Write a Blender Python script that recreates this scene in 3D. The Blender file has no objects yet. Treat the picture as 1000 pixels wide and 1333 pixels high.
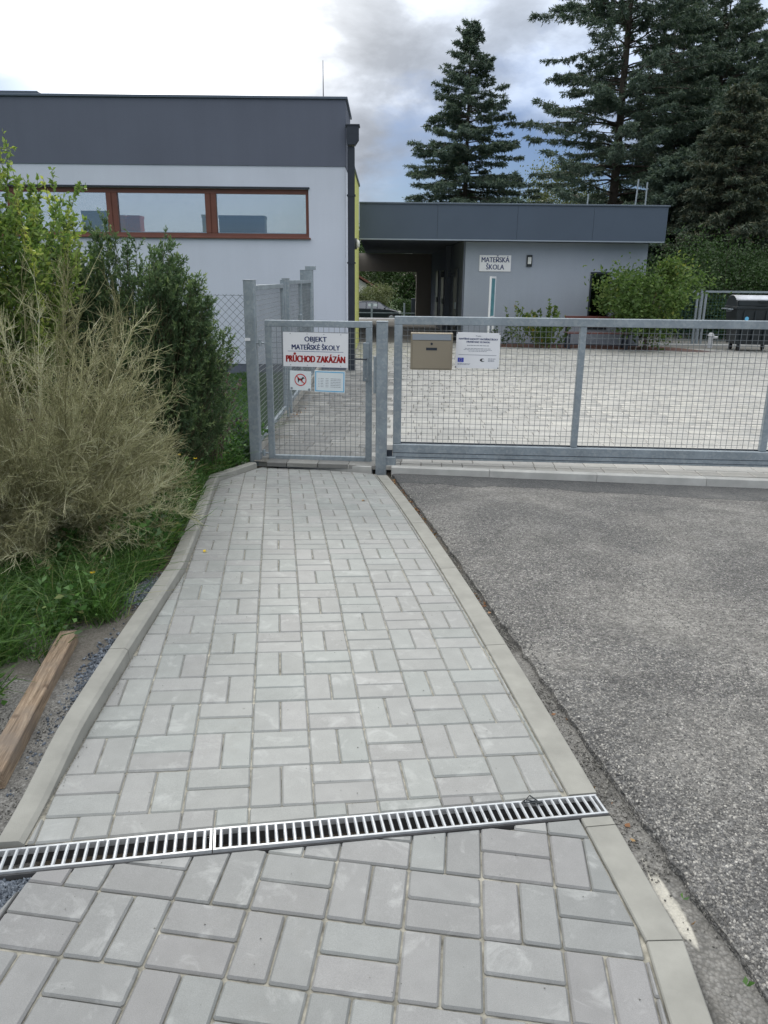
import bpy, bmesh, math, random
import numpy as np
from mathutils import Vector, Matrix
random.seed(7); RG = np.random.default_rng(7)
S = bpy.context.scene
COL = S.collection
R = math.radians
# ------------------------------------------------------------ camera
PITCH, ROLL, CAMH = 0.295, 0.0105, 1.5334
cd = bpy.data.cameras.new('camera'); cam = bpy.data.objects.new('camera', cd); COL.objects.link(cam)
cd.sensor_fit = 'HORIZONTAL'; cd.sensor_width = 36; cd.lens = 36; cd.clip_start = .05; cd.clip_end = 3000
_F = Vector((0, math.cos(PITCH), -math.sin(PITCH))); _R = Vector((1, 0, 0)); _U = _R.cross(_F)
R2 = math.cos(ROLL)*_R + math.sin(ROLL)*_U; U2 = -math.sin(ROLL)*_R + math.cos(ROLL)*_U
cam.matrix_world = Matrix(((R2.x, U2.x, -_F.x, 0), (R2.y, U2.y, -_F.y, 0), (R2.z, U2.z, -_F.z, CAMH), (0, 0, 0, 1)))
S.camera = cam
# ------------------------------------------------------------ light
SUN_EL, SUN_AZ = R(24), R(-15)      # azimuth from +Y towards +X
sd = Vector((math.sin(SUN_AZ)*math.cos(SUN_EL), math.cos(SUN_AZ)*math.cos(SUN_EL), math.sin(SUN_EL)))
sl = bpy.data.lights.new('sun', 'SUN'); sl.energy = 2.0; sl.angle = R(12); sl.color = (1, .95, .87)
so = bpy.data.objects.new('sun', sl); COL.objects.link(so); so.rotation_euler = sd.to_track_quat('Z', 'Y').to_euler()
W = bpy.data.worlds.new('World'); S.world = W; W.use_nodes = True
wn, wl = W.node_tree.nodes, W.node_tree.links
wn.clear()
def wnode(t, **k):
    n = wn.new(t)
    for a, b in k.items(): setattr(n, a, b)
    return n
def wmath(op, a, b=None, clamp=False):
    n = wn.new('ShaderNodeMath'); n.operation = op; n.use_clamp = clamp
    for i, v in enumerate((a, b)):
        if v is None: continue
        if isinstance(v, (int, float)): n.inputs[i].default_value = v
        else: wl.new(v, n.inputs[i])
    return n.outputs[0]
def wmix(f, a, b):
    n = wn.new('ShaderNodeMix'); n.data_type = 'RGBA'
    for i, v in ((0, f), (6, a), (7, b)):
        if isinstance(v, (int, float)): n.inputs[i].default_value = v
        elif isinstance(v, tuple): n.inputs[i].default_value = (*v, 1)
        else: wl.new(v, n.inputs[i])
    return n.outputs[2]
sky = wnode('ShaderNodeTexSky', sky_type='NISHITA', sun_disc=False, sun_elevation=SUN_EL, sun_rotation=SUN_AZ, air_density=1.2, dust_density=.6, ozone_density=1.5)
tc = wnode('ShaderNodeTexCoord'); sep = wnode('ShaderNodeSeparateXYZ'); wl.new(tc.outputs['Generated'], sep.inputs[0])
zc = wmath('MAXIMUM', sep.outputs[2], 0.0)
den = wmath('ADD', zc, .38)
cmb = wnode('ShaderNodeCombineXYZ'); wl.new(wmath('DIVIDE', sep.outputs[0], den), cmb.inputs[0]); wl.new(wmath('DIVIDE', sep.outputs[1], den), cmb.inputs[1])
def wnoise(scale, det, rough, off, dist=0):
    m = wnode('ShaderNodeMapping'); wl.new(cmb.outputs[0], m.inputs[0]); m.inputs['Location'].default_value = off
    n = wnode('ShaderNodeTexNoise'); wl.new(m.outputs[0], n.inputs['Vector'])
    n.inputs['Scale'].default_value = scale; n.inputs['Detail'].default_value = det; n.inputs['Roughness'].default_value = rough; n.inputs['Distortion'].default_value = dist
    return n.outputs[0]
def wramp(f, pts):
    n = wnode('ShaderNodeValToRGB'); wl.new(f, n.inputs[0]); e = n.color_ramp.elements
    while len(e) < len(pts): e.new(.5)
    for q, (p, c) in zip(e, pts): q.position = p; q.color = (c, c, c, 1) if isinstance(c, (int, float)) else (*c, 1)
    return n.outputs[0]
n1 = wnoise(1.9, 7, .55, (3.1, 1.7, 0), .1)
n2 = wnoise(3.9, 8, .55, (.4, 7.7, 2), .15)
dots = wnode('ShaderNodeVectorMath', operation='DOT_PRODUCT'); wl.new(tc.outputs['Generated'], dots.inputs[0])
GEL, GAZ = R(15), R(-15)
dots.inputs[1].default_value = (math.sin(GAZ)*math.cos(GEL), math.cos(GAZ)*math.cos(GEL), math.sin(GEL))
dt = wmath('MAXIMUM', dots.outputs['Value'], 0.0)
glow = wmath('ADD', wmath('MULTIPLY', wmath('POWER', dt, 40.0), 4.0), wmath('MULTIPLY', wmath('POWER', dt, 130.0), 20.0))
cov = wramp(wmath('ADD', n1, wmath('MULTIPLY', zc, 1.6)), [(.68, 0.0), (.82, 1.0)])
lum = wramp(n2, [(.36, 0.55), (.49, .74), (.60, 1.1)])
elevb = wmath('ADD', wmath('MULTIPLY', wmath('POWER', zc, 1.15), 27.0), 5.2)
cl = wmath('MULTIPLY', lum, wmath('ADD', elevb, glow))
ccol = wnode('ShaderNodeVectorMath', operation='SCALE')
tint = wmix(wmath('MULTIPLY', wmath('POWER', dt, 20.0), 1.0, True), (.70, .88, 1.20), (1.0, .985, .95)); tint = wmix(wmath('MULTIPLY', wmath('SUBTRACT', zc, .18), 4.0, True), tint, (.965, .985, 1.0)); wl.new(tint, ccol.inputs[0]); wl.new(cl, ccol.inputs['Scale'])
blue = wnode('ShaderNodeVectorMath', operation='MULTIPLY_ADD'); wl.new(sky.outputs[0], blue.inputs[0]); blue.inputs[1].default_value = (.23, .35, .64); 
gb = wnode('ShaderNodeVectorMath', operation='SCALE'); gb.inputs[0].default_value = (1, .97, .9); wl.new(wmath('ADD', wmath('MULTIPLY', glow, 1.0), .7), gb.inputs['Scale']); wl.new(gb.outputs[0], blue.inputs[2])
fin = wmix(cov, blue.outputs[0], ccol.outputs[0])
bg = wnode('ShaderNodeBackground'); bg.inputs[1].default_value = .1; wl.new(fin, bg.inputs[0])
wo = wnode('ShaderNodeOutputWorld'); wl.new(bg.outputs[0], wo.inputs[0])
S.view_settings.view_transform = 'Standard'; S.view_settings.look = 'None'; S.view_settings.gamma = 1; S.view_settings.use_curve_mapping = False
S.view_settings.exposure = -0.22

# ------------------------------------------------------------ ground shape
YA, GX0, GY0 = 0.1382, -1.0554, 2.3123
CA, SA = math.cos(YA), math.sin(YA)
def toW(u, t): return (GX0 + u*CA - t*SA, GY0 + u*SA + t*CA)
def toUT(x, y):
    dx, dy = x-GX0, y-GY0; return (dx*CA + dy*SA, -dx*SA + dy*CA)
def zt(t):
    t = np.clip(t, -3.5, 5.2); return .0186*t - .0154*t*t*(t > -1.5) - (t <= -1.5)*.0154*(-3*t-2.25) + .0005*t**3
def gz(x, y):
    u, t = toUT(x, y)
    te = t + .1378*np.maximum(u-1.7, 0)
    uu = np.minimum(u, 1.7)
    return -.0319*np.maximum(uu, -.1) - .02*np.maximum(u-1.7, 0) + zt(te)
def yardz(x, y):
    z = -.19 - .005*(np.maximum(y, 7)-7.3) - .008*np.clip(x, -2, 14)
    return z
def sstep(a, b, v):
    v = np.clip((v-a)/(b-a), 0, 1); return v*v*(3-2*v)

# ------------------------------------------------------------ materials
def new_mat(name):
    m = bpy.data.materials.new(name); m.use_nodes = True
    nt = m.node_tree; b = nt.nodes['Principled BSDF']; return m, nt, b
def N(nt, t, **k):
    n = nt.nodes.new(t)
    for a, b in k.items():
        if a in n.inputs: n.inputs[a].default_value = b
        else: setattr(n, a, b)
    return n
def mixc(nt, f, a, b, mode='MIX'):
    n = nt.nodes.new('ShaderNodeMix'); n.data_type = 'RGBA'; n.blend_type = mode
    for i, v in ((0, f), (6, a), (7, b)):
        if isinstance(v, (int, float)): n.inputs[i].default_value = v
        elif isinstance(v, tuple): n.inputs[i].default_value = (*v, 1)
        else: nt.links.new(v, n.inputs[i])
    return n.outputs[2]
def ramp(nt, f, pts):
    n = nt.nodes.new('ShaderNodeValToRGB'); nt.links.new(f, n.inputs[0]); e = n.color_ramp.elements
    while len(e) < len(pts): e.new(.5)
    for q, (p, c) in zip(e, pts): q.position = p; q.color = (c, c, c, 1) if isinstance(c, (int, float)) else (*c, 1)
    return n.outputs[0]
def coord(nt, kind='Object', rnd=False):
    t = nt.nodes.new('ShaderNodeTexCoord')
    if kind == 'World':
        g = nt.nodes.new('ShaderNodeNewGeometry'); return g.outputs['Position']
    o = t.outputs[kind]
    if rnd:
        oi = nt.nodes.new('ShaderNodeObjectInfo'); a = nt.nodes.new('ShaderNodeVectorMath'); a.operation = 'MULTIPLY_ADD'
        nt.links.new(oi.outputs['Random'], a.inputs[0]); a.inputs[1].default_value = (37, 91, 53); nt.links.new(o, a.inputs[2]); return a.outputs[0]
    return o
def noise(nt, vec, scale, det=4, rough=.55, dist=0, out=0):
    n = N(nt, 'ShaderNodeTexNoise', Scale=scale, Detail=det, Roughness=rough, Distortion=dist); nt.links.new(vec, n.inputs['Vector']); return n.outputs[out]
def voro(nt, vec, scale, feat='F1', out='Distance', rnd=1):
    n = N(nt, 'ShaderNodeTexVoronoi', Scale=scale); n.feature = feat; n.inputs['Randomness'].default_value = rnd; nt.links.new(vec, n.inputs['Vector']); return n.outputs[out]
def mth(nt, op, a, b=0, clamp=False):
    n = nt.nodes.new('ShaderNodeMath'); n.operation = op; n.use_clamp = clamp
    for i, v in enumerate((a, b)):
        if isinstance(v, (int, float)): n.inputs[i].default_value = v
        else: nt.links.new(v, n.inputs[i])
    return n.outputs[0]
def bump(nt, b, h, strength=.3, dist=.002):
    n = N(nt, 'ShaderNodeBump', Strength=strength, Distance=dist); nt.links.new(h, n.inputs['Height']); nt.links.new(n.outputs[0], b.inputs['Normal'])
def setc(nt, b, c):
    if isinstance(c, tuple): b.inputs['Base Color'].default_value = (*c, 1)
    else: nt.links.new(c, b.inputs['Base Color'])
def simple(name, col, rough=.6, metal=0, var=.12, scale=8, bmp=0, bscale=60, spec=.5, kind='Object', rnd=0):
    m, nt, b = new_mat(name); v = coord(nt, kind, True)
    n = noise(nt, v, scale, 5)
    lo = tuple(c*(1-var) for c in col); hi = tuple(min(1, c*(1+var)) for c in col)
    c = mixc(nt, ramp(nt, n, [(.3, 0.0), (.7, 1.0)]), lo, hi)
    if rnd:
        oi = nt.nodes.new('ShaderNodeObjectInfo')
        c = mixc(nt, 1.0, c, ramp(nt, oi.outputs['Random'], [(0, 1-rnd), (1, 1.0)]), 'MULTIPLY')
    setc(nt, b, c); b.inputs['Roughness'].default_value = rough; b.inputs['Metallic'].default_value = metal
    b.inputs['Specular IOR Level'].default_value = spec
    if bmp: bump(nt, b, noise(nt, v, bscale, 4), bmp)
    return m
M = {}
# concrete pavers, one tone per stone
def paver_mat(name, a, bb, cc, gran=420, kind='Object', attr=False):
    m, nt, b = new_mat(name); v = coord(nt, kind, not attr)
    if attr:
        at = nt.nodes.new('ShaderNodeAttribute'); at.attribute_name = 'rnd'; r = at.outputs['Fac']
    else: r = nt.nodes.new('ShaderNodeObjectInfo').outputs['Random']
    c = ramp(nt, r, [(0, a), (.35, bb), (.62, cc), (.82, a), (1, bb)])
    r2 = mth(nt, 'FRACT', mth(nt, 'MULTIPLY', r, 17.3))
    c = mixc(nt, 1.0, c, ramp(nt, r2, [(0, .92), (1, 1.06)]), 'MULTIPLY')
    blotch = noise(nt, v, 14, 5, .6)
    c = mixc(nt, 1.0, c, ramp(nt, blotch, [(.3, .92), (.72, 1.06)]), 'MULTIPLY')
    fine = noise(nt, v, gran, 3, .7)
    c = mixc(nt, 1.0, c, ramp(nt, fine, [(.3, .84), (.7, 1.13)]), 'MULTIPLY')
    eff = ramp(nt, noise(nt, v, 9, 6, .65, .6), [(.56, 0.0), (.74, .4)])
    c = mixc(nt, eff, c, (.52, .53, .52))
    wv = coord(nt, 'World'); dirt = mth(nt, 'MULTIPLY', ramp(nt, noise(nt, wv, 1.3, 6, .65, .7), [(.52, 0.0), (.70, .6)]), ramp(nt, noise(nt, wv, 26, 5, .7), [(.42, .0), (.62, .35)]))
    c = mixc(nt, dirt, c, (.17, .16, .135))
    spl = mth(nt, 'MULTIPLY', ramp(nt, voro(nt, wv, 9), [(.035, 1.0), (.06, 0.0)]), ramp(nt, noise(nt, wv, 3, 2), [(.52, 0.0), (.6, .6)]))
    c = mixc(nt, spl, c, (.13, .125, .115))
    pit = ramp(nt, voro(nt, v, 55), [(.03, 1.0), (.075, 0.0)])
    pitm = mth(nt, 'MULTIPLY', pit, ramp(nt, noise(nt, v, 30, 2), [(.56, 0.0), (.64, .7)]))
    c = mixc(nt, pitm, c, (.13, .125, .12))
    setc(nt, b, c); b.inputs['Roughness'].default_value = .62; b.inputs['Specular IOR Level'].default_value = .5
    bump(nt, b, mth(nt, 'SUBTRACT', mth(nt, 'ADD', fine, mth(nt, 'MULTIPLY', blotch, .6)), pitm), .35, .0016)
    return m
M['paver'] = paver_mat('path_paver_concrete', (.278, .287, .276), (.284, .285, .279), (.274, .290, .279))
M['yard'] = paver_mat('yard_paver_concrete', (.41, .40, .375), (.36, .355, .335), (.44, .43, .395), attr=True)
M['yardobj'] = paver_mat('yard_paver_single', (.41, .40, .375), (.36, .355, .335), (.44, .43, .395))
M['kerb'] = simple('kerb_concrete', (.275, .272, .247), .85, var=.12, scale=9, bmp=.35, bscale=260, spec=.3)
M['kerb_light'] = simple('light_kerb_concrete', (.47, .47, .45), .85, var=.12, scale=7, bmp=.3, bscale=200, spec=.3)
M['sand'] = simple('joint_sand', (.31, .295, .25), .95, var=.55, scale=22, bmp=.8, bscale=500, spec=.2)
M['plinth'] = simple('plinth_concrete', (.34, .33, .3), .9, var=.2, scale=6, bmp=.4, bscale=150)
def asphalt_mat():
    m, nt, b = new_mat('coarse_asphalt'); v = coord(nt, 'World')
    cell = N(nt, 'ShaderNodeTexVoronoi', Scale=112); nt.links.new(v, cell.inputs['Vector'])
    cell2 = N(nt, 'ShaderNodeTexVoronoi', Scale=290); nt.links.new(v, cell2.inputs['Vector'])
    s1 = nt.nodes.new('ShaderNodeSeparateColor'); nt.links.new(cell.outputs['Color'], s1.inputs[0])
    s2 = nt.nodes.new('ShaderNodeSeparateColor'); nt.links.new(cell2.outputs['Color'], s2.inputs[0])
    stone = ramp(nt, s1.outputs[0], [(0, (.07, .072, .078)), (.35, (.16, .16, .158)), (.7, (.30, .29, .275)), (1, (.58, .56, .52))])
    c = mixc(nt, ramp(nt, cell.outputs['Distance'], [(.35, 0.0), (.62, .8)]), stone, (.06, .06, .06))
    c = mixc(nt, .35, c, ramp(nt, s2.outputs[1], [(0, .05), (.6, .18), (1, .5)]))
    # pale worn dust, in wide soft streaks
    big = noise(nt, v, .9, 5, .6, .8); dust = ramp(nt, big, [(.42, 0.0), (.66, .55)])
    c = mixc(nt, dust, c, (.36, .35, .33))
    c = mixc(nt, 1.0, c, ramp(nt, noise(nt, v, 4, 6, .6), [(.3, .8), (.7, 1.18)]), 'MULTIPLY')
    c = mixc(nt, 1.0, c, ramp(nt, noise(nt, v, 48, 3, .8), [(.36, .62), (.5, .98), (.64, 1.42)]), 'MULTIPLY')
    c = mixc(nt, 1.0, c, ramp(nt, noise(nt, v, 22, 4, .8), [(.36, .8), (.64, 1.2)]), 'MULTIPLY')
    # newer dark strip beside the gate kerb
    at = nt.nodes.new('ShaderNodeAttribute'); at.attribute_name = 'patch'
    edge = mth(nt, 'ADD', at.outputs['Fac'], mth(nt, 'MULTIPLY', mth(nt, 'SUBTRACT', noise(nt, v, 3.5, 6, .65), .5), .34))
    pm = ramp(nt, edge, [(.49, 0.0), (.51, 1.0)])
    dark = mixc(nt, .62, c, (.05, .058, .068))
    c = mixc(nt, mth(nt, 'MULTIPLY', pm, .92), c, dark)
    crack = ramp(nt, mth(nt, 'ABSOLUTE', mth(nt, 'SUBTRACT', edge, .5)), [(0, .8), (.014, 0.0)])
    c = mixc(nt, crack, c, (.02, .02, .02))
    c = mixc(nt, 1.0, c, (.90, .89, .87), 'MULTIPLY'); setc(nt, b, c); b.inputs['Roughness'].default_value = .8
    h = mth(nt, 'ADD', mth(nt, 'MULTIPLY', mth(nt, 'SUBTRACT', 1, cell.outputs['Distance']), mth(nt, 'ADD', s1.outputs[1], .4)), mth(nt, 'MULTIPLY', cell2.outputs['Distance'], -.4))
    bump(nt, b, mth(nt, 'SUBTRACT', h, crack), 1.0, .009)
    return m
M['asphalt'] = asphalt_mat()
def ground_mat():
    m, nt, b = new_mat('soil_and_turf'); v = coord(nt, 'World')
    g = nt.nodes.new('ShaderNodeAttribute'); g.attribute_name = 'turf'
    s = nt.nodes.new('ShaderNodeAttribute'); s.attribute_name = 'dust'
    soil = mixc(nt, noise(nt, v, 12, 6, .65), (.05, .042, .032), (.13, .11, .085))
    grit = N(nt, 'ShaderNodeTexVoronoi', Scale=110); nt.links.new(v, grit.inputs['Vector'])
    sg = nt.nodes.new('ShaderNodeSeparateColor'); nt.links.new(grit.outputs['Color'], sg.inputs[0])
    gcol = mixc(nt, .75, ramp(nt, sg.outputs[0], [(0, .09), (.6, .2), (1, .36)]), ramp(nt, noise(nt, v, 25, 6), [(.3, (.15, .145, .135)), (.7, (.26, .25, .23))]))
    gcol = mixc(nt, ramp(nt, grit.outputs['Distance'], [(.4, 0.0), (.7, .5)]), gcol, (.08, .078, .072))
    pale = mixc(nt, noise(nt, v, 40, 4), (.42, .40, .35), (.55, .53, .47))
    turf = mixc(nt, noise(nt, v, 18, 6, .7), (.022, .045, .014), (.055, .105, .03))
    sf = s.outputs['Fac']
    c = mixc(nt, ramp(nt, sf, [(.05, 0.0), (.45, 1.0)]), soil, gcol)
    sandm = ramp(nt, mth(nt, 'ADD', sf, mth(nt, 'MULTIPLY', mth(nt, 'SUBTRACT', noise(nt, v, 14, 5), .5), .5)), [(.72, 0.0), (.86, 1.0)])
    c = mixc(nt, sandm, c, pale)
    c = mixc(nt, g.outputs['Fac'], c, turf)
    setc(nt, b, c); b.inputs['Roughness'].default_value = .95; b.inputs['Specular IOR Level'].default_value = .2
    bump(nt, b, mth(nt, 'ADD', noise(nt, v, 90, 5, .7), mth(nt, 'MULTIPLY', grit.outputs['Distance'], -.6)), .8, .006)
    return m
M['ground'] = ground_mat()
def galv():
    m, nt, b = new_mat('galvanised_steel'); v = coord(nt, 'World')
    c1 = N(nt, 'ShaderNodeTexVoronoi', Scale=42); 
    d = nt.nodes.new('ShaderNodeVectorMath'); d.operation = 'MULTIPLY_ADD'; nt.links.new(noise(nt, v, 25, 3, out=1), d.inputs[0]); d.inputs[1].default_value = (.03, .03, .03); nt.links.new(v, d.inputs[2])
    nt.links.new(d.outputs[0], c1.inputs['Vector'])
    s = nt.nodes.new('ShaderNodeSeparateColor'); nt.links.new(c1.outputs['Color'], s.inputs[0])
    c = ramp(nt, s.outputs[0], [(0, (.27, .315, .35)), (.6, (.30, .345, .38)), (1, (.345, .385, .41))])
    c = mixc(nt, 1.0, c, ramp(nt, noise(nt, v, 3.5, 5, .6), [(.3, .82), (.7, 1.12)]), 'MULTIPLY')
    c = mixc(nt, ramp(nt, noise(nt, v, 11, 5, .7), [(.60, 0.0), (.72, .22)]), c, (.44, .45, .44))
    setc(nt, b, c); b.inputs['Metallic'].default_value = .35
    nt.links.new(ramp(nt, s.outputs[1], [(0, .42), (1, .62)]), b.inputs['Roughness'])
    bump(nt, b, noise(nt, v, 60, 3), .12, .002)
    return m
M['galv'] = galv()
M['wire'] = simple('wire_steel', (.20, .22, .235), .5, .35, var=.15, scale=3)
M['chain'] = simple('chain_link_wire', (.07, .10, .105), .55, .3, var=.15, scale=3)
M['dkwire'] = simple('green_fence_wire', (.03, .085, .08), .55, .1, var=.15, scale=3)
def plaster(name, col, streak=.06):
    m, nt, b = new_mat(name); v = coord(nt, 'World')
    mp = nt.nodes.new('ShaderNodeMapping'); nt.links.new(v, mp.inputs[0]); mp.inputs['Scale'].default_value = (2.2, 2.2, .18)
    st = noise(nt, mp.outputs[0], 1.6, 6, .65)
    c = mixc(nt, 1.0, col, ramp(nt, st, [(.3, 1-streak*.8), (.7, 1.0)]), 'MULTIPLY')
    c = mixc(nt, 1.0, c, ramp(nt, noise(nt, v, 70, 3, .7), [(.3, .94), (.7, 1.05)]), 'MULTIPLY')
    c = mixc(nt, 1.0, c, ramp(nt, noise(nt, v, .7, 4), [(.3, .95), (.7, 1.03)]), 'MULTIPLY')
    setc(nt, b, c); b.inputs['Roughness'].default_value = .9; b.inputs['Specular IOR Level'].default_value = .25
    bump(nt, b, noise(nt, v, 220, 3), .25, .002)
    return m
M['white_wall'] = plaster('white_plaster', (.59, .63, .72), .05)
M['grey_wall'] = plaster('light_grey_plaster', (.345, .385, .455), .06)
M['dark_band'] = plaster('anthracite_render', (.13, .145, .19), .08)
M['fascia'] = simple('anthracite_sheet', (.075, .10, .14), .45, .25, var=.06, scale=.8, kind='World')
M['coping'] = simple('coping_metal', (.10, .125, .16), .4, .4, var=.06)
M['yellow'] = plaster('yellow_green_plaster', (.62, .64, .22), .06)
M['dark'] = simple('dark_metal', (.03, .037, .05), .45, .3, var=.1)
M['black'] = simple('black_plastic', (.012, .018, .022), .45, 0, var=.2, scale=5)
M['pass_dark'] = plaster('passage_paint', (.15, .17, .215), .1)
M['pass_beige'] = plaster('passage_beige', (.34, .31, .27), .1)
M['brown'] = simple('brown_window_wood', (.145, .052, .035), .5, 0, var=.15, scale=3)
M['whitepl'] = simple('white_enamel', (.78, .79, .82), .35, 0, var=.03, scale=3)
M['whitepaper'] = simple('laminated_paper', (.74, .80, .83), .3, 0, var=.04, scale=5)
M['blue_ink'] = simple('navy_print', (.03, .06, .22), .4, var=.05)
M['red_ink'] = simple('red_print', (.55, .03, .03), .4, var=.05)
M['black_ink'] = simple('black_print', (.02, .02, .025), .4, var=.05)
M['grey_ink'] = simple('grey_print', (.17, .19, .24), .4, var=.05)
M['cyan'] = simple('light_blue_print', (.13, .45, .72), .35, var=.05)
M['eu'] = simple('flag_blue', (.02, .05, .42), .4, var=.04)
M['star'] = simple('flag_gold', (.8, .6, .05), .4, var=.04)
M['teal'] = simple('teal_poster_print', (.06, .22, .26), .4, var=.3, scale=6)
M['mailbox'] = simple('champagne_lacquer', (.36, .31, .235), .33, .55, var=.06, scale=3)
M['mailflap'] = simple('brushed_flap', (.36, .40, .45), .35, .6, var=.06, scale=3)
M['rust'] = simple('red_brown_slat', (.14, .045, .035), .6, var=.2, scale=4)
M['mulch'] = simple('bark_mulch', (.12, .06, .045), .95, var=.5, scale=25, bmp=1, bscale=60)
M['lid'] = simple('worn_lid_plastic', (.55, .57, .62), .35, var=.2, scale=3)
M['tyre'] = simple('tyre_rubber', (.02, .02, .022), .8)
M['carpaint'] = simple('car_paint', (.035, .042, .055), .22, .4, var=.05)
M['rim'] = simple('alloy_rim', (.4, .41, .43), .35, .7)
M['lamp_glass'] = simple('lamp_cover', (.65, .66, .64), .2)
M['redlamp'] = simple('tail_lamp', (.4, .02, .02), .25)
M['roof'] = simple('roof_tiles', (.16, .065, .045), .8, var=.25, scale=2)
M['cream'] = simple('cream_wall', (.62, .60, .56), .9, var=.06)
M['bark'] = simple('conifer_bark', (.075, .06, .048), .95, var=.35, scale=5, bmp=.8, bscale=20)
M['stem'] = simple('green_brown_stem', (.10, .10, .05), .85, var=.3, scale=6)
M['room'] = simple('interior_white', (.75, .76, .78), .8, var=.03)
for k, c in dict(ibox_blue=(.03, .035, .04), ibox_green=(.2, .24, .17), ibox_red=(.5, .07, .03), ibox_olive=(.42, .33, .06), ibox_orange=(.6, .16, .03)).items(): M[k] = simple(k.replace('ibox', 'storage'), c, .6, var=.1)
def glass(name, refl, tint, mixf):
    m, nt, b = new_mat(name); nt.nodes.remove(b)
    g = N(nt, 'ShaderNodeBsdfGlossy', Roughness=.02); g.inputs[0].default_value = (*refl, 1)
    t = nt.nodes.new('ShaderNodeBsdfTransparent'); t.inputs[0].default_value = (*tint, 1)
    fr = N(nt, 'ShaderNodeLayerWeight', Blend=.35)
    f = mth(nt, 'ADD', mth(nt, 'MULTIPLY', fr.outputs['Fresnel'], .8), mixf, True)
    x = nt.nodes.new('ShaderNodeMixShader'); nt.links.new(f, x.inputs[0]); nt.links.new(t.outputs[0], x.inputs[1]); nt.links.new(g.outputs[0], x.inputs[2])
    nt.links.new(x.outputs[0], nt.nodes['Material Output'].inputs[0]); return m
M['glass'] = glass('window_glass', (.9, .93, 1), (.85, .9, .92), .22)
M['carglass'] = glass('car_glass', (.8, .85, .95), (.03, .035, .04), .08)
M['darkglass'] = glass('dark_pane', (.4, .5, .6), (.03, .04, .05), .12)
def wood_mat():
    m, nt, b = new_mat('weathered_timber'); v = coord(nt, 'Object')
    mp = nt.nodes.new('ShaderNodeMapping'); nt.links.new(v, mp.inputs[0]); mp.inputs['Scale'].default_value = (30, 2.2, 30)
    g = noise(nt, mp.outputs[0], 3, 7, .65, .8)
    c = ramp(nt, g, [(.28, (.08, .055, .035)), (.48, (.21, .15, .10)), (.7, (.36, .28, .20))])
    big = noise(nt, v, 4.5, 5, .6)
    c = mixc(nt, ramp(nt, big, [(.45, 0.0), (.62, .7)]), c, (.15, .125, .105))
    c = mixc(nt, ramp(nt, voro(nt, v, 7), [(.05, .6), (.12, 0.0)]), c, (.07, .04, .025))
    setc(nt, b, c); b.inputs['Roughness'].default_value = .85; bump(nt, b, g, .5, .003); return m
M['timber'] = wood_mat()
def leaf_mat(name, stops, trans=.35, rough=.55, spec=.35):
    m, nt, b = new_mat(name)
    at = nt.nodes.new('ShaderNodeAttribute'); at.attribute_name = 'rnd'
    c = ramp(nt, at.outputs['Fac'], stops)
    setc(nt, b, c); b.inputs['Roughness'].default_value = rough; b.inputs['Specular IOR Level'].default_value = spec
    tr = nt.nodes.new('ShaderNodeBsdfTranslucent'); nt.links.new(mixc(nt, 1.0, c, (1.1, 1.22, .8), 'MULTIPLY'), tr.inputs[0])
    x = N(nt, 'ShaderNodeMixShader'); x.inputs[0].default_value = trans
    nt.links.new(b.outputs[0], x.inputs[1]); nt.links.new(tr.outputs[0], x.inputs[2]); nt.links.new(x.outputs[0], nt.nodes['Material Output'].inputs[0])
    return m
M['needle'] = leaf_mat('spruce_needles', [(0, (.06, .095, .075)), (.6, (.10, .145, .11)), (1, (.16, .20, .13))], .15)  # both needle colours raised to stand in for a veil of haze
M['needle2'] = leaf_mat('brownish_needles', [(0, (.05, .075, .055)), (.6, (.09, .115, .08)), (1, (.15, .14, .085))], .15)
M['willow'] = leaf_mat('willow_leaves', [(0, (.09, .11, .05)), (.6, (.14, .16, .075)), (1, (.2, .21, .11))], .3)
M['leafdark'] = leaf_mat('dark_leaves', [(0, (.02, .045, .015)), (.6, (.045, .085, .028)), (1, (.08, .13, .04))], .3)
M['shrub'] = leaf_mat('fine_shrub_leaves', [(0, (.045, .085, .045)), (.5, (.095, .155, .075)), (.9, (.18, .25, .11)), (1, (.30, .36, .15))], .3)
M['yelleaf'] = leaf_mat('yellow_green_leaves', [(0, (.06, .12, .04)), (.5, (.12, .195, .06)), (.8, (.25, .33, .09)), (1, (.50, .52, .14))], .45)
M['maple'] = leaf_mat('maple_leaves', [(0, (.05, .10, .03)), (.5, (.10, .165, .045)), (.85, (.19, .25, .07)), (.96, (.36, .36, .08)), (1, (.38, .2, .05))], .4)
M['weed'] = leaf_mat('weed_leaves', [(0, (.035, .085, .022)), (.6, (.075, .17, .04)), (.96, (.13, .26, .06)), (1, (.22, .2, .07))], .35, .4, .5)
M['grass'] = leaf_mat('grass_blades', [(0, (.035, .08, .02)), (.6, (.075, .16, .035)), (.9, (.13, .23, .06)), (1, (.32, .28, .15))], .35, .45, .4)
M['dry'] = leaf_mat('dry_broom_twigs', [(0, (.27, .26, .14)), (.5, (.50, .485, .30)), (.85, (.67, .64, .44)), (.93, (.8, .75, .6)), (1, (.26, .36, .12))], .3, .8, .2)
M['twig'] = leaf_mat('purple_brown_leaves', [(0, (.06, .04, .04)), (.6, (.12, .08, .08)), (1, (.22, .19, .17))], .2)
M['petal'] = leaf_mat('yellow_petals', [(0, (.75, .5, .02)), (1, (.85, .65, .04))], .2)
M['dleaf'] = leaf_mat('fallen_leaves', [(0, (.14, .06, .025)), (.6, (.25, .12, .05)), (1, (.36, .24, .1))], .1)
M['bluestone'] = leaf_mat('blue_grey_stone', [(0, (.035, .045, .06)), (.6, (.09, .11, .14)), (1, (.2, .225, .26))], 0, .6, .5)
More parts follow.
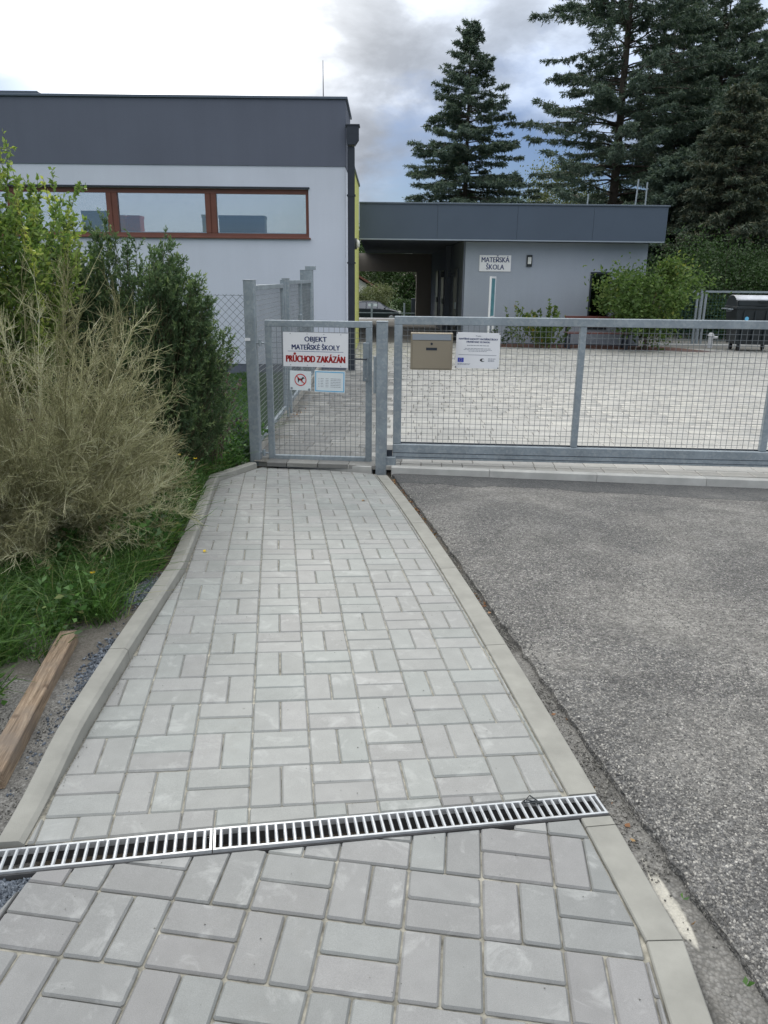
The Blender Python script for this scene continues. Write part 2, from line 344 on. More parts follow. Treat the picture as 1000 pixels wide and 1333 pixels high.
M['greystone'] = leaf_mat('grey_stone', [(0, (.07, .07, .065)), (.6, (.16, .155, .145)), (1, (.33, .32, .29))], 0, .8, .3)

# ------------------------------------------------------------ object helpers
def tag(o, label=None, cat=None, group=None, kind=None):
    if label: o['label'] = label
    if cat: o['category'] = cat
    if group: o['group'] = group
    if kind: o['kind'] = kind
    return o
def empty(name, loc=(0, 0, 0), rz=0, label=None, cat=None, group=None):
    o = bpy.data.objects.new(name, None); COL.objects.link(o); o.location = loc; o.rotation_euler.z = rz; o.empty_display_size = .1
    return tag(o, label, cat, group)
def link(name, me, mat=None, parent=None, smooth=False):
    if mat is not None and not me.materials: me.materials.append(mat)
    o = bpy.data.objects.new(name, me); COL.objects.link(o)
    if parent is not None: o.parent = parent
    if smooth: me.polygons.foreach_set('use_smooth', [True]*len(me.polygons))
    return o
class MB:
    def __init__(s): s.v, s.f, s.mi, s.cm = [], [], [], 0
    def add(s, vs, fs):
        b = len(s.v); s.v += [tuple(p) for p in vs]; s.f += [tuple(b+i for i in f) for f in fs]; s.mi += [s.cm]*len(fs); return s
    def box(s, x0, x1, y0, y1, z0, z1, c=0):
        if c <= 0:
            s.add([(x0,y0,z0),(x1,y0,z0),(x1,y1,z0),(x0,y1,z0),(x0,y0,z1),(x1,y0,z1),(x1,y1,z1),(x0,y1,z1)], [(0,3,2,1),(4,5,6,7),(0,1,5,4),(1,2,6,5),(2,3,7,6),(3,0,4,7)]); return s
        # chamfered box: three slabs of eight corner triples
        c = min(c, (x1-x0)*.45, (y1-y0)*.45, (z1-z0)*.45); vs = []; 
        for X, sx in ((x0, 1), (x1, -1)):
            for Y, sy in ((y0, 1), (y1, -1)):
                for Z, sz in ((z0, 1), (z1, -1)):
                    vs += [(X, Y+sy*c, Z+sz*c), (X+sx*c, Y, Z+sz*c), (X+sx*c, Y+sy*c, Z)]
        g = lambda i, j, k, a: (i*4+j*2+k)*3+a
        fs = []
        for i in (0, 1): f = [g(i,0,0,0), g(i,1,0,0), g(i,1,1,0), g(i,0,1,0)]; fs.append(f if i else f[::-1])
        for j in (0, 1): f = [g(0,j,0,1), g(1,j,0,1), g(1,j,1,1), g(0,j,1,1)]; fs.append(f if not j else f[::-1])
        for k in (0, 1): f = [g(0,0,k,2), g(1,0,k,2), g(1,1,k,2), g(0,1,k,2)]; fs.append(f if k else f[::-1])
        for i in (0, 1):
            for j in (0, 1): f = [g(i,j,0,0), g(i,j,0,1), g(i,j,1,1), g(i,j,1,0)]; fs.append(f if (i+j) % 2 else f[::-1])
            for k in (0, 1): f = [g(i,0,k,0), g(i,1,k,0), g(i,1,k,2), g(i,0,k,2)]; fs.append(f if (i+k) % 2 == 0 else f[::-1])
        for j in (0, 1):
            for k in (0, 1): f = [g(0,j,k,1), g(1,j,k,1), g(1,j,k,2), g(0,j,k,2)]; fs.append(f if (j+k) % 2 else f[::-1])
        for i in (0, 1):
            for j in (0, 1):
                for k in (0, 1): f = [g(i,j,k,0), g(i,j,k,1), g(i,j,k,2)]; fs.append(f if (i+j+k) % 2 else f[::-1])
        s.add(vs, fs); return s
    def cyl(s, a, b, r0, r1=None, n=10, cap=True):
        r1 = r0 if r1 is None else r1; a, b = Vector(a), Vector(b); d = (b-a).normalized(); p = d.orthogonal().normalized(); q = d.cross(p)
        vs = [a + (p*math.cos(2*math.pi*i/n)+q*math.sin(2*math.pi*i/n))*r0 for i in range(n)] + [b + (p*math.cos(2*math.pi*i/n)+q*math.sin(2*math.pi*i/n))*r1 for i in range(n)]
        fs = [(i, (i+1) % n, n+(i+1) % n, n+i) for i in range(n)]
        if cap: fs += [tuple(range(n))[::-1], tuple(range(n, 2*n))]
        s.add(vs, fs); return s
    def tube(s, pts, r, n=6):
        for a, b in zip(pts[:-1], pts[1:]): s.cyl(a, b, r, r, n)
        return s
    def prism(s, poly, y0, y1):    # polygon in xz, extruded along y
        n = len(poly); s.add([(p[0], y0, p[1]) for p in poly]+[(p[0], y1, p[1]) for p in poly], [tuple(range(n)), tuple(range(n, 2*n))[::-1]]+[(i, n+i, n+(i+1) % n, (i+1) % n) for i in range(n)]); return s
    def mesh(s, name):
        me = bpy.data.meshes.new(name); me.from_pydata(s.v, [], s.f); me.update()
        return me
    def obj(s, name, mat, parent=None, smooth=False, mats=None):
        me = s.mesh(name)
        if mats:
            for m in mats: me.materials.append(m)
            me.polygons.foreach_set('material_index', s.mi)
        return link(name, me, mat if not mats else None, parent, smooth)
def np_mesh(name, verts, faces, rnd=None, mat=None, parent=None, nper=4):
    me = bpy.data.meshes.new(name); nv, nf = len(verts), len(faces)
    me.vertices.add(nv); me.vertices.foreach_set('co', np.asarray(verts, np.float32).ravel())
    me.loops.add(nf*nper); me.loops.foreach_set('vertex_index', np.asarray(faces, np.int32).ravel())
    me.polygons.add(nf); me.polygons.foreach_set('loop_start', np.arange(nf, dtype=np.int32)*nper); me.polygons.foreach_set('loop_total', np.full(nf, nper, np.int32))
    me.update(calc_edges=True)
    if rnd is not None:
        a = me.attributes.new('rnd', 'FLOAT', 'FACE'); a.data.foreach_set('value', np.asarray(rnd, np.float32))
    return link(name, me, mat, parent)
def unit(v): return v/np.maximum(np.linalg.norm(v, axis=-1, keepdims=True), 1e-9)
def leaves(pos, d, ln, wd, rnd=None, fold=.15, rg=RG):
    """diamond leaves: base pos, direction d"""
    n = len(pos); d = unit(d); r = unit(rg.normal(size=(n, 3))); s = unit(np.cross(d, r)); up = np.cross(s, d)
    ln = np.broadcast_to(ln, (n,))[:, None]; wd = np.broadcast_to(wd, (n,))[:, None]
    mid = pos + d*ln*.45
    v = np.stack([pos, mid+s*wd*.5+up*wd*fold, pos+d*ln, mid-s*wd*.5+up*wd*fold], 1).reshape(-1, 3)
    f = np.arange(n*4).reshape(n, 4)
    return v, f, (rg.random(n) if rnd is None else rnd)
def twigs(a, b, r0, r1, rnd=None, rg=RG):
    """thin three-sided twigs from a to b"""
    n = len(a); d = unit(b-a); s = unit(np.cross(d, rg.normal(size=(n, 3)))); t = np.cross(d, s)
    r0 = np.broadcast_to(r0, (n,))[:, None]; r1 = np.broadcast_to(r1, (n,))[:, None]; vs = []
    for c, rr in ((a, r0), (b, r1)):
        for k in range(3): vs.append(c + (s*math.cos(2.0944*k)+t*math.sin(2.0944*k))*rr)
    v = np.stack(vs, 1).reshape(-1, 3); base = (np.arange(n)*6)[:, None]
    f = np.concatenate([base+np.array([[k, (k+1) % 3, 3+(k+1) % 3, 3+k]]) for k in range(3)], 0)
    rr = rg.random(n) if rnd is None else rnd
    return v, f, np.tile(rr, 3)
def cat(parts):
    V, F, Q, o = [], [], [], 0
    for v, f, r in parts: V.append(v); F.append(f+o); Q.append(r); o += len(v)
    return np.concatenate(V), np.concatenate(F), np.concatenate(Q)
def text(s, size, mat, parent, x, z, y=-.0012, bold=0, align='CENTER', sx=1, name='lettering'):
    c = bpy.data.curves.new(name, 'FONT'); c.body = s; c.size = size; c.align_x = align; c.align_y = 'CENTER';  c.extrude = .0003; c.resolution_u = 3
    o = bpy.data.objects.new('tmp', c); COL.objects.link(o); dg = bpy.context.evaluated_depsgraph_get()
    me = bpy.data.meshes.new_from_object(o.evaluated_get(dg)); bpy.data.objects.remove(o); bpy.data.curves.remove(c)
    me.transform(Matrix.Rotation(R(90), 4, 'X')); me.transform(Matrix.Diagonal((sx, 1, 1, 1)))
    if bold:
        bm_ = bmesh.new(); bm_.from_mesh(me); g0 = bm_.verts[:] + bm_.edges[:] + bm_.faces[:]
        for k_, dx_ in enumerate((-bold, -bold*.5, bold*.5, bold)):
            r_ = bmesh.ops.duplicate(bm_, geom=g0); bmesh.ops.translate(bm_, verts=[v for v in r_['geom'] if isinstance(v, bmesh.types.BMVert)], vec=(dx_, 0, .00015*(k_+1)))
        bm_.to_mesh(me); bm_.free()
    me.materials.clear(); me.name = name
    t = link(name, me, mat, parent); t.location = (x, y, z); return t

# ------------------------------------------------------------ ground sheet
def uL(t):   # left edge of the paving
    return np.interp(t, [-.51, .56, 1.62, 2.64, 4.12, 5.12], [-.028, .078, .188, .204, .187, .585])
UR = 1.618
DA, DB = (-.12, -.513), (1.715, -.425)      # rear edge of the drain in u,t
DD = np.array([DB[0]-DA[0], DB[1]-DA[1]]); DD = DD/np.linalg.norm(DD); DN = np.array([DD[1], -DD[0]]); DW = .098
def ground_h(x, y):
    u, t = toUT(x, y)
    left = -.0 + zt(np.minimum(t, 4.8)) - .012*np.clip(t-4.8, 0, 12)
    left = left - .022*sstep(.05, -.15, u)
    near = gz(x, y) - .058 + .028*sstep(1.69, 1.71, u)
    h = np.where(u < uL(np.clip(t, -.7, 5.1))-.04, left + .004, near)
    h = np.where(t < -.5, np.where(u < -.15, gz(x, y)-.03, near), h)
    yard = yardz(x, y)-.07
    inyard = (y > 7.25-.07*(x+.0)) & (x > -1.33)
    h = np.where(inyard, yard, h)
    h = np.where((y > 7.3) & (x <= -1.33), np.maximum(left, -.33-.0*x), h)
    far = -1.7*sstep(39, 56, y) + .35*sstep(39, 56, y)
    h = h + np.where(y > 39, far, 0)
    h = h + np.where((x > 70) & (y > 120), 26*sstep(120, 330, y)*sstep(70, 130, x), 0)
    return h
def lines(segs):
    o = []
    for a, b, n in segs: o += list(np.linspace(a, b, n, endpoint=False))
    return np.array(o+[segs[-1][1]])
gx = lines([(-600, -60, 12), (-60, -8, 14), (-8, -3, 30), (-3, 1.6, 190), (1.6, 6, 30), (6, 40, 20), (40, 600, 20)])
gy = lines([(-200, -8, 8), (-8, .5, 20), (.5, 8, 230), (8, 16, 40), (16, 60, 40), (60, 1400, 40)])
GXX, GYY = np.meshgrid(gx, gy); GH = ground_h(GXX, GYY)
near = (np.abs(GXX) < 8) & (GYY < 20) & (GYY > 0)
wob = (np.sin(GXX*9+GYY*5)+np.sin(GXX*5.3-GYY*11)+np.sin(GXX*23+GYY*17)*.5)*.004
GH = GH + np.where(near & (GXX < 1.8), wob*.6 + RG.normal(size=GH.shape)*.0012, 0)
gu, gt_ = toUT(GXX, GYY)
gv = np.stack([GXX, GYY, GH], -1).reshape(-1, 3); nxx = len(gx); idx = np.arange(len(gv)).reshape(len(gy), nxx)
gf = np.stack([idx[:-1, :-1], idx[:-1, 1:], idx[1:, 1:], idx[1:, :-1]], -1).reshape(-1, 4)
ground = np_mesh('ground', gv, gf, None, M['ground']); tag(ground, kind='structure')
turf = np.where((GXX < -1.35) & (GYY > 7.3), 1., 0.); turf = np.maximum(turf, sstep(-.42, -.75, gu-uL(np.clip(gt_, -.7, 5.1)))*sstep(2.2, 3.0, GYY)); turf = np.where((GYY > 38) | (GXX < -8) | (GXX > 12), 1, turf); turf = np.where((GYY < 2.2) & (GXX > -6) & (GXX < 7), 0, turf)
a = ground.data.attributes.new('turf', 'FLOAT', 'POINT'); a.data.foreach_set('value', turf.ravel().astype(np.float32))
strip = sstep(1.64, 1.70, gu)*(gt_ < 5)
dust = np.where(strip > .5, .45, 0.); dust = np.where((GYY < 2.75) & (gu < 0), .55, dust); dust = np.where((GYY >= 2.75) & (GYY < 3.4) & (gu < .1), .25, dust)
sandy = np.exp(-((gu-1.758)/.042)**2 - ((gt_+.84)/.26)**2); dust = np.maximum(dust, sandy*1.05)
dust = np.where((gu > 1.6) & (gt_ > 1.6), .12, dust)
a = ground.data.attributes.new('dust', 'FLOAT', 'POINT'); a.data.foreach_set('value', dust.ravel().astype(np.float32))
ground.data.polygons.foreach_set('use_smooth', [True]*len(ground.data.polygons))

# ------------------------------------------------------------ path bed
def sheet(name, uv_rows, zoff, mat, parent=None):   # rows of (u,t) points
    v, f = [], []; n = len(uv_rows[0])
    for r in uv_rows:
        for (u, t) in r:
            x, y = toW(u, t); v.append((x, y, float(gz(x, y))+zoff))
    for i in range(len(uv_rows)-1):
        for j in range(n-1): q = i*n+j; f.append((q, q+1, q+n+1, q+n))
    me = bpy.data.meshes.new(name); me.from_pydata(v, [], f); me.update(); return link(name, me, mat, parent)
def dline(u): return DA[1] + (u-DA[0])*DD[1]/DD[0]
rows = []
for i in range(60):
    s = i/59; row = []
    for j in range(12):
        q = j/11
        t0 = -.5; t1 = 5.10-.49*q*1.0
        t = t0+(t1-t0)*s; a0, b0 = float(uL(t))-.01, UR+.01; u = a0+(b0-a0)*q; tt = max(t, dline(u)-.005); row.append((u, tt))
    rows.append(row)
path = sheet('path', rows, -.0075, M['sand']); tag(path, kind='structure')
rows = [[(-1.1+2.73*j/11, dline(-1.1+2.73*j/11)-.105-i*.075) for j in range(12)] for i in range(24)]
# ------------------------------------------------------------ pavers
def clip_half(poly, p, n):
    out = []
    for i in range(len(poly)):
        a, b = poly[i], poly[(i+1) % len(poly)]; da = (a[0]-p[0])*n[0]+(a[1]-p[1])*n[1]; db = (b[0]-p[0])*n[0]+(b[1]-p[1])*n[1]
        if da >= 0: out.append(a)
        if (da >= 0) != (db >= 0): k = da/(da-db); out.append((a[0]+(b[0]-a[0])*k, a[1]+(b[1]-a[1])*k))
    return out
def area(p): return .5*sum(p[i][0]*p[(i+1) % len(p)][1]-p[(i+1) % len(p)][0]*p[i][1] for i in range(len(p)))
def inset(poly, d):
    n = len(poly); out = []
    for i in range(n):
        a, b, c = np.array(poly[i-1]), np.array(poly[i]), np.array(poly[(i+1) % n])
        e1 = (b-a)/max(np.linalg.norm(b-a), 1e-9); e2 = (c-b)/max(np.linalg.norm(c-b), 1e-9)
        n1 = np.array([-e1[1], e1[0]]); n2 = np.array([-e2[1], e2[0]]); m = n1+n2; k = d/max(.35, (m@n1)/np.linalg.norm(m)) if np.linalg.norm(m) > 1e-6 else 0
        out.append(tuple(b + m/max(np.linalg.norm(m), 1e-9)*k))
    return out
def slab(poly, ch=.0052, chz=.006, depth=.05):
    """stone standing on polygon, top at z=0"""
    n = len(poly); ti = inset(poly, ch)
    v = [(x, y, 0) for x, y in ti]+[(x, y, -chz) for x, y in poly]+[(x, y, -depth) for x, y in poly]
    f = [tuple(range(n))]+[(n+i, n+(i+1) % n, (i+1) % n, i) for i in range(n)]+[(2*n+i, 2*n+(i+1) % n, n+(i+1) % n, n+i) for i in range(n)]
    return v, f
def rect(w, h, r=.004, jit=0):
    x, y = w/2, h/2; q = [(-x+r, -y), (x-r, -y), (x, -y+r), (x, y-r), (x-r, y), (-x+r, y), (-x, y-r), (-x, -y+r)]
    return [(a+random.uniform(-jit, jit), b+random.uniform(-jit, jit)) for a, b in q]
PV = []
for k in range(10):
    v, f = slab(rect(.1968, .0968, .0045+.002*random.random(), .0007)); me = bpy.data.meshes.new('paver'); me.from_pydata(v, [], f); me.materials.append(M['paver']); me.update(); PV.append(me)
def surf_mat(x, y, rz, dz=0.):
    e = .05; z = float(gz(x, y)); nx = -(float(gz(x+e, y))-float(gz(x-e, y)))/(2*e); ny = -(float(gz(x, y+e))-float(gz(x, y-e)))/(2*e)
    n = Vector((nx+random.gauss(0, .004), ny+random.gauss(0, .004), 1)).normalized(); q = Vector((0, 0, 1)).rotation_difference(n).to_matrix().to_4x4()
    return Matrix.Translation((x, y, z+dz+random.gauss(0, .0008))) @ q @ Matrix.Rotation(rz, 4, 'Z')
plist = []    # (distance, x, y, rz, poly or None)
def lay(origin, ang, rng_u, rng_t, s, clips, flip):
    ca, sa = math.cos(ang), math.sin(ang)
    for cu in rng_u:
        for ct in rng_t:
            horiz = ((cu+ct) % 2 == 0) != flip
            for k in (0, 1):
                if horiz: cx, cy, w, h, ra = (cu+.5)*s, (ct+.25+.5*k)*s, .1968*s/.2, .0968*s/.2, 0
                else: cx, cy, w, h, ra = (cu+.25+.5*k)*s, (ct+.5)*s, .0968*s/.2, .1968*s/.2, math.pi/2
                cx += random.gauss(0, .0007); cy += random.gauss(0, .0007)
                x, y = origin[0]+cx*ca-cy*sa, origin[1]+cx*sa+cy*ca
                poly = rect(w, h, .004, .0004); wp = [(x+a*ca-b*sa, y+a*sa+b*ca) for a, b in poly]; full = True; ok = True
                for fn in clips:
                    for (p, n) in fn(x, y):
                        npol = clip_half(wp, p, n)
                        if len(npol) < 3 or area(npol) < .0006: ok = False; break
                        if abs(area(npol)-area(wp)) > 1e-7: full = False
                        wp = npol
                    if not ok: break
                if not ok: continue
                plist.append((math.hypot(x, y), x, y, ang+ra+random.gauss(0, .003), None if full else wp))
def wl2(p, n):  # u,t half plane to world
    P = toW(*p); return (P, (n[0]*CA-n[1]*SA, n[0]*SA+n[1]*CA))
def clips_up(x, y):
    u, t = toUT(x, y); tc_ = min(max(t, -.6), 5.0); e = .06; a_, b_ = float(uL(tc_-e)), float(uL(tc_+e)); nn = np.array([2*e, -(b_-a_)]); nn /= np.linalg.norm(nn)
    return [wl2(((a_+b_)/2+.006, tc_), nn), wl2((UR-.004, 0), (-1, 0)), wl2((DA[0]-DN[0]*.006, DA[1]-DN[1]*.006), (-DN[0], -DN[1])), ((toW(1.62, 4.60)), tuple(_topn))]
_p0, _p1 = np.array(toW(1.62, 4.60)), np.array(toW(.57, 5.08)); _d = (_p1-_p0)/np.linalg.norm(_p1-_p0); _topn = (-_d[1], _d[0])
if _topn[1] > 0: _topn = (-_topn[0], -_topn[1])
lay(toW(0, 0), YA, range(-1, 9), range(-3, 27), .2, [clips_up], False)
LO = (.283, 1.757); LANG = R(-5.9)
# left limit of the lower field: a gravel pocket lies beyond it
_lp0, _lp1 = np.array((-.940, 1.70)), np.array((-.985, 1.545))
def clips_lo(x, y):
    d = (_lp1-_lp0)/np.linalg.norm(_lp1-_lp0); n = (-d[1], d[0]); n = n if n[0] > 0 else (-n[0], -n[1])
    q = (DA[0]+DN[0]*(DW+.006), DA[1]+DN[1]*(DW+.006))
    out = [wl2(q, DN), wl2((UR-.004, 0), (-1, 0)), wl2((UR-.004, -.98), (-.98058, .19612))]
    if y > 1.50: out.append((tuple(_lp0), n))
    return out
lay(LO, LANG, range(-8, 4), range(-7, 3), .203, [clips_lo], False)
# the stones that show largest are parts, the rest one part of the path
pl_up = sorted(plist, key=lambda q: q[0]); pl_near = [q for q in pl_up if q[2] > .75][:300]; ids = set(id(q) for q in pl_near); pl_far = [q for q in pl_up if id(q) not in ids]
def place_paver(q):
    _, x, y, rz, wp = q
    if wp is None:
        o = bpy.data.objects.new('paver', random.choice(PV)); o.matrix_world = surf_mat(x, y, rz+random.choice((0, math.pi)))
    else:
        if area(wp) < 0: wp = wp[::-1]
        # drop nearly equal points
        pp = [wp[i] for i in range(len(wp)) if math.dist(wp[i], wp[i-1]) > .005]
        v, f = slab([(a-x, b-y) for a, b in pp], .004); me = bpy.data.meshes.new('paver'); me.from_pydata(v, [], f); me.materials.append(M['paver']); me.update()
        o = bpy.data.objects.new('paver', me); o.matrix_world = surf_mat(x, y, 0)
    return o
for q in pl_near:
    o = place_paver(q); COL.objects.link(o); o.parent = path
V, F, Q = [], [], []
for q in pl_far:
    o = place_paver(q); mw = o.matrix_world; b = len(V); V += [tuple(mw @ v.co) for v in o.data.vertices]; r = random.random()
    for p in o.data.polygons: F.append(tuple(b+i for i in p.vertices)); Q.append(r)
    bpy.data.objects.remove(o)
me = bpy.data.meshes.new('far_pavers'); me.from_pydata(V, [], F); me.update(); at = me.attributes.new('rnd', 'FLOAT', 'FACE'); at.data.foreach_set('value', Q)
M['paverattr'] = paver_mat('path_paver_concrete_far', (.278, .287, .276), (.284, .285, .279), (.274, .290, .279), kind='Object', attr=True)
tag(link('far_pavers', me, M['paverattr'], path), kind='stuff')
rows = [[(-1.3+2.93*j/15, dline(-1.3+2.93*j/15)-.112-i*.085) for j in range(16)] for i in range(20)]
lowbed = sheet('path_bed', rows, -.0095, M['sand'])
# leave the gravel pocket open: drop bed faces left of the field edge
import bmesh
bm = bmesh.new(); bm.from_mesh(lowbed.data)
kill = [f for f in bm.faces if (f.calc_center_median().x < -.97 and f.calc_center_median().y > 1.50)]
bmesh.ops.delete(bm, geom=kill, context='FACES'); bm.to_mesh(lowbed.data); bm.free(); tag(lowbed, kind='structure')

M['paver_dark'] = paver_mat('older_paver_concrete', (.228, .233, .230), (.236, .232, .232), (.226, .236, .231))
_pd = {}
for o in list(path.children):
    if o.name.startswith('paver'):
        u_, t_ = toUT(o.matrix_world.translation.x if False else o.location.x, o.location.y)
        if t_ < dline(u_)-DW*.5:
            if o.data.name not in _pd: m2 = o.data.copy(); m2.materials[0] = M['paver_dark']; _pd[o.data.name] = m2
            o.data = _pd[o.data.name]
# ------------------------------------------------------------ kerbs
def kerb_run(pts, prof, zfun, name, mat, parent, gap=.002, d0=None, d1=None):
    """pts: list of (x,y); prof: list of (offset to the right, z)"""
    mb = MB(); P = [np.array(p, float) for p in pts]
    L0 = np.linalg.norm(P[-1]-P[0]); rings = []
    for i, p in enumerate(P):
        d = (P[min(i+1, len(P)-1)]-P[max(i-1, 0)]); d = d/np.linalg.norm(d); d = d0 if (i == 0 and d0 is not None) else (d1 if (i == len(P)-1 and d1 is not None) else d); r = np.array([d[1], -d[0]])
        q = p + d*(gap if i == 0 else (-gap if i == len(P)-1 else 0))
        rings.append([(q[0]+r[0]*o, q[1]+r[1]*o, zfun(q[0], q[1])+z) for o, z in prof])
    n = len(prof); vs = [v for r in rings for v in r]; fs = []
    for i in range(len(rings)-1):
        for j in range(n): fs.append((i*n+j, i*n+(j+1) % n, (i+1)*n+(j+1) % n, (i+1)*n+j))
    fs.append(tuple(range(n))[::-1]); fs.append(tuple(range((len(rings)-1)*n, len(rings)*n)))
    mb.add(vs, fs); return mb.obj(name, mat, parent)
zg = lambda x, y: float(gz(x, y))
def seg_zfun(t0, t1):   # each kerb stone is straight: its height runs evenly from end to end
    pa, pb = toW(float(uL(t0)), t0), toW(float(uL(t1)), t1); za, zb = zgt(*pa), zgt(*pb)
    def f(x, y):
        k = ((x-pa[0])*(pb[0]-pa[0])+(y-pa[1])*(pb[1]-pa[1]))/((pb[0]-pa[0])**2+(pb[1]-pa[1])**2); return za+(zb-za)*k
    return f
zgt = lambda x, y: float(gz(x, y)) - .046*float(sstep(.05, -.42, toUT(x, y)[1]))
kl = empty('raised_kerb', (0, 0, 0), 0, 'raised pale concrete kerb edging the left side of the paver path beside the shrubs', 'kerb')
prof = [(-.082, -.12), (-.082, .044), (-.076, .052), (-.014, .055), (0, .045), (.004, -.03), (.004, -.12)][::-1]
def kpts(t0, t1, n=5): return [toW(float(uL(t)), t) for t in np.linspace(t0, t1, n)]
for a_, b_ in ((-.505, .56), (.56, 1.62), (1.62, 2.64), (2.64, 3.62), (3.62, 4.14)):
    kerb_run(kpts(a_, b_, 12 if a_ < 0 else 2), prof, zgt if a_ < 0 else seg_zfun(a_, b_), 'kerb_stone', M['kerb'], kl)
kerb_run([toW(.19, 4.13), toW(.32, 4.45), toW(.50, 4.93)], prof, zg, 'kerb_stone', M['kerb'], kl)
kr = empty('flush_kerb', (0, 0, 0), 0, 'flat pale concrete edging stones between the paver path and the asphalt', 'kerb')
prof = [(0, -.2), (0, -.001), (.003, .003), (.094, .003), (.098, -.001), (.098, -.2)]
jts = [dline(1.62)+.004, .61, 1.61, 2.6, 3.56, 4.50]
for a_, b_ in zip(jts[:-1], jts[1:]): kerb_run([toW(UR+.001, t) for t in np.linspace(a_, b_, 4)], prof, zg, 'kerb_stone', M['kerb'], kr)
_ka = YA-math.atan(.2)/2; _kd = np.array([-math.sin(_ka), math.cos(_ka)])
jts = [-3.0, -1.98, -.98, -.572, dline(1.62)-DW-.004]
for a_, b_ in zip(jts[:-1], jts[1:]): kerb_run([toW(UR+.001-.2*max(0, -.98-t), t) for t in np.linspace(a_, b_, 4)], prof, zg, 'kerb_stone', M['kerb'], kr, d0=_kd if a_ == -.98 else None, d1=_kd if b_ == -.98 else None)

# ------------------------------------------------------------ drain
ax, ay = toW(*DA); dwx, dwy = DD[0]*CA-DD[1]*SA, DD[0]*SA+DD[1]*CA; DROT = math.atan2(dwy, dwx)
M['zinc'] = simple('bright_zinc', (.52, .54, .56), .38, .45, var=.15, scale=30, bmp=.2, bscale=200)
M['channel'] = simple('channel_concrete', (.05, .05, .052), .9, var=.3, scale=20)
def bar_mesh():
    mb = MB(); L = DW-.02; n = 6; w = .0105
    P = [(-w/2, -.004), (-w/2+.002, -.0006), (-.0022, .0004), (.0022, .0004), (w/2-.002, -.0006), (w/2, -.004)]
    vs = [(a, -.010, z) for a, z in P]+[(a, -.010-L, z) for a, z in P]; fs = [(i, i+1, n+i+1, n+i) for i in range(n-1)]+[tuple(range(n)), tuple(range(n, 2*n))[::-1], (0, n, 2*n-1, n-1)]
    mb.add(vs, fs); me = mb.mesh('grate_bar'); me.materials.append(M['zinc']); return me
BAR = bar_mesh()
jl = [-.46, .62-.0, 1.835]   # section ends along the drain, in metres from DA
glab = ['left length of slotted zinc grate over the drain, next to the gravel pocket', 'right length of slotted zinc grate over the drain, ending at the flat kerb']
for k, (s0, s1) in enumerate(zip(jl[:-1], jl[1:])):
    x0, y0 = ax+dwx*s0, ay+dwy*s0; x1, y1 = ax+dwx*s1, ay+dwy*s1; z0, z1 = zg(x0, y0)+.003, zg(x1, y1)+.003
    g = empty('drain_grate', (x0, y0, z0), 0, glab[k], 'drain grate'); g.rotation_euler = (math.atan(-.0), -math.atan2(z1-z0, s1-s0), DROT)
    Ls = s1-s0-.003; fr = MB(); fr.box(0, Ls, -.010, -.003, -.02, 0); fr.box(0, Ls, -DW+.003, -DW+.010, -.02, 0); fr.box(0, .007, -DW+.01, -.01, -.012, -.001); fr.box(Ls-.007, Ls, -DW+.01, -.01, -.012, -.001)
    fr.obj('frame', M['zinc'], g)
    nb = int((Ls-.03)/.0262)
    for i in range(nb):
        o = bpy.data.objects.new('grate_bar', BAR); COL.objects.link(o); o.parent = g; o.location = (.022+i*(Ls-.044)/(nb-1), 0, 0)
s0, s1 = jl[0], jl[-1]; x0, y0 = ax+dwx*s0, ay+dwy*s0; x1, y1 = ax+dwx*s1, ay+dwy*s1; z0, z1 = zg(x0, y0)-.018, zg(x1, y1)-.018
ch = empty('drain_channel', (x0, y0, z0), 0, 'dark concrete channel under the zinc grates across the path', 'drain channel'); ch.rotation_euler = (0, -math.atan2(z1-z0, s1-s0), DROT)
mb = MB(); L_ = s1-s0; mb.box(0, L_, -.006, .004, -.14, .017); mb.box(0, L_, -DW-.004, -DW+.006, -.14, .017); mb.box(0, L_, -DW+.006, -.006, -.14, -.10); mb.obj('channel_body', M['channel'], ch)

# ------------------------------------------------------------ asphalt
gate_ang = R(-3.6)
def kerb_far_y(x): return 7.13 + (x-.1)*math.tan(R(-4.2))
ea = [(-3.2, 1.86), (-1.138, 1.852), (-.833, 1.832), (-.527, 1.82), (-.117, 1.80), (.95, 1.766), (2.4, 1.762), (3.687, 1.765), (5, 1.79)]
def edge_u(t): return np.interp(t, [p[0] for p in ea], [p[1] for p in ea])
vs, fs, pt = [], [], []; nt_, nu_ = 150, 40
for i in range(nt_+1):
    for j in range(nu_+1):
        q = (j/nu_)**1.6*6.5; t = -3.2 + i/nt_*8.0
        x, y = toW(float(edge_u(t)), t); x += q + (.006*math.sin(i*2.3)+.004*math.sin(i*5.1))*(j == 0); 
        ymax = kerb_far_y(x); x0_, y0_ = toW(float(edge_u(-3.2)), -3.2)
        # stretch rows so the last one meets the kerb
        ye = y0_ + (ymax-y0_)*(i/nt_); xe = np.interp(ye, [toW(float(edge_u(tt)), tt)[1] for tt in np.linspace(-3.2, 4.8, 30)], [toW(float(edge_u(tt)), tt)[0] for tt in np.linspace(-3.2, 4.8, 30)]) + q + (random.gauss(0, .004))*(j == 0)
        ye = y0_ + (kerb_far_y(xe)-y0_)*(i/nt_)
        z = zg(xe, ye) + .003 + .004*math.sin(xe*3.1)*math.sin(ye*2.7) - .010*math.exp(-q/.02)
        vs.append((xe, ye, z)); pt.append(.5 + ((ye - (kerb_far_y(xe)-.42-.22*max(0, xe-1.2)*.35-.1))*.9))
n1_ = nu_+1
for i in range(nt_):
    for j in range(nu_): fs.append((i*n1_+j, i*n1_+j+1, (i+1)*n1_+j+1, (i+1)*n1_+j))
b0 = len(vs)
for i in range(nt_+1): p = vs[i*n1_]; vs.append((p[0]-.006+random.gauss(0, .003), p[1], p[2]-.07)); pt.append(0)
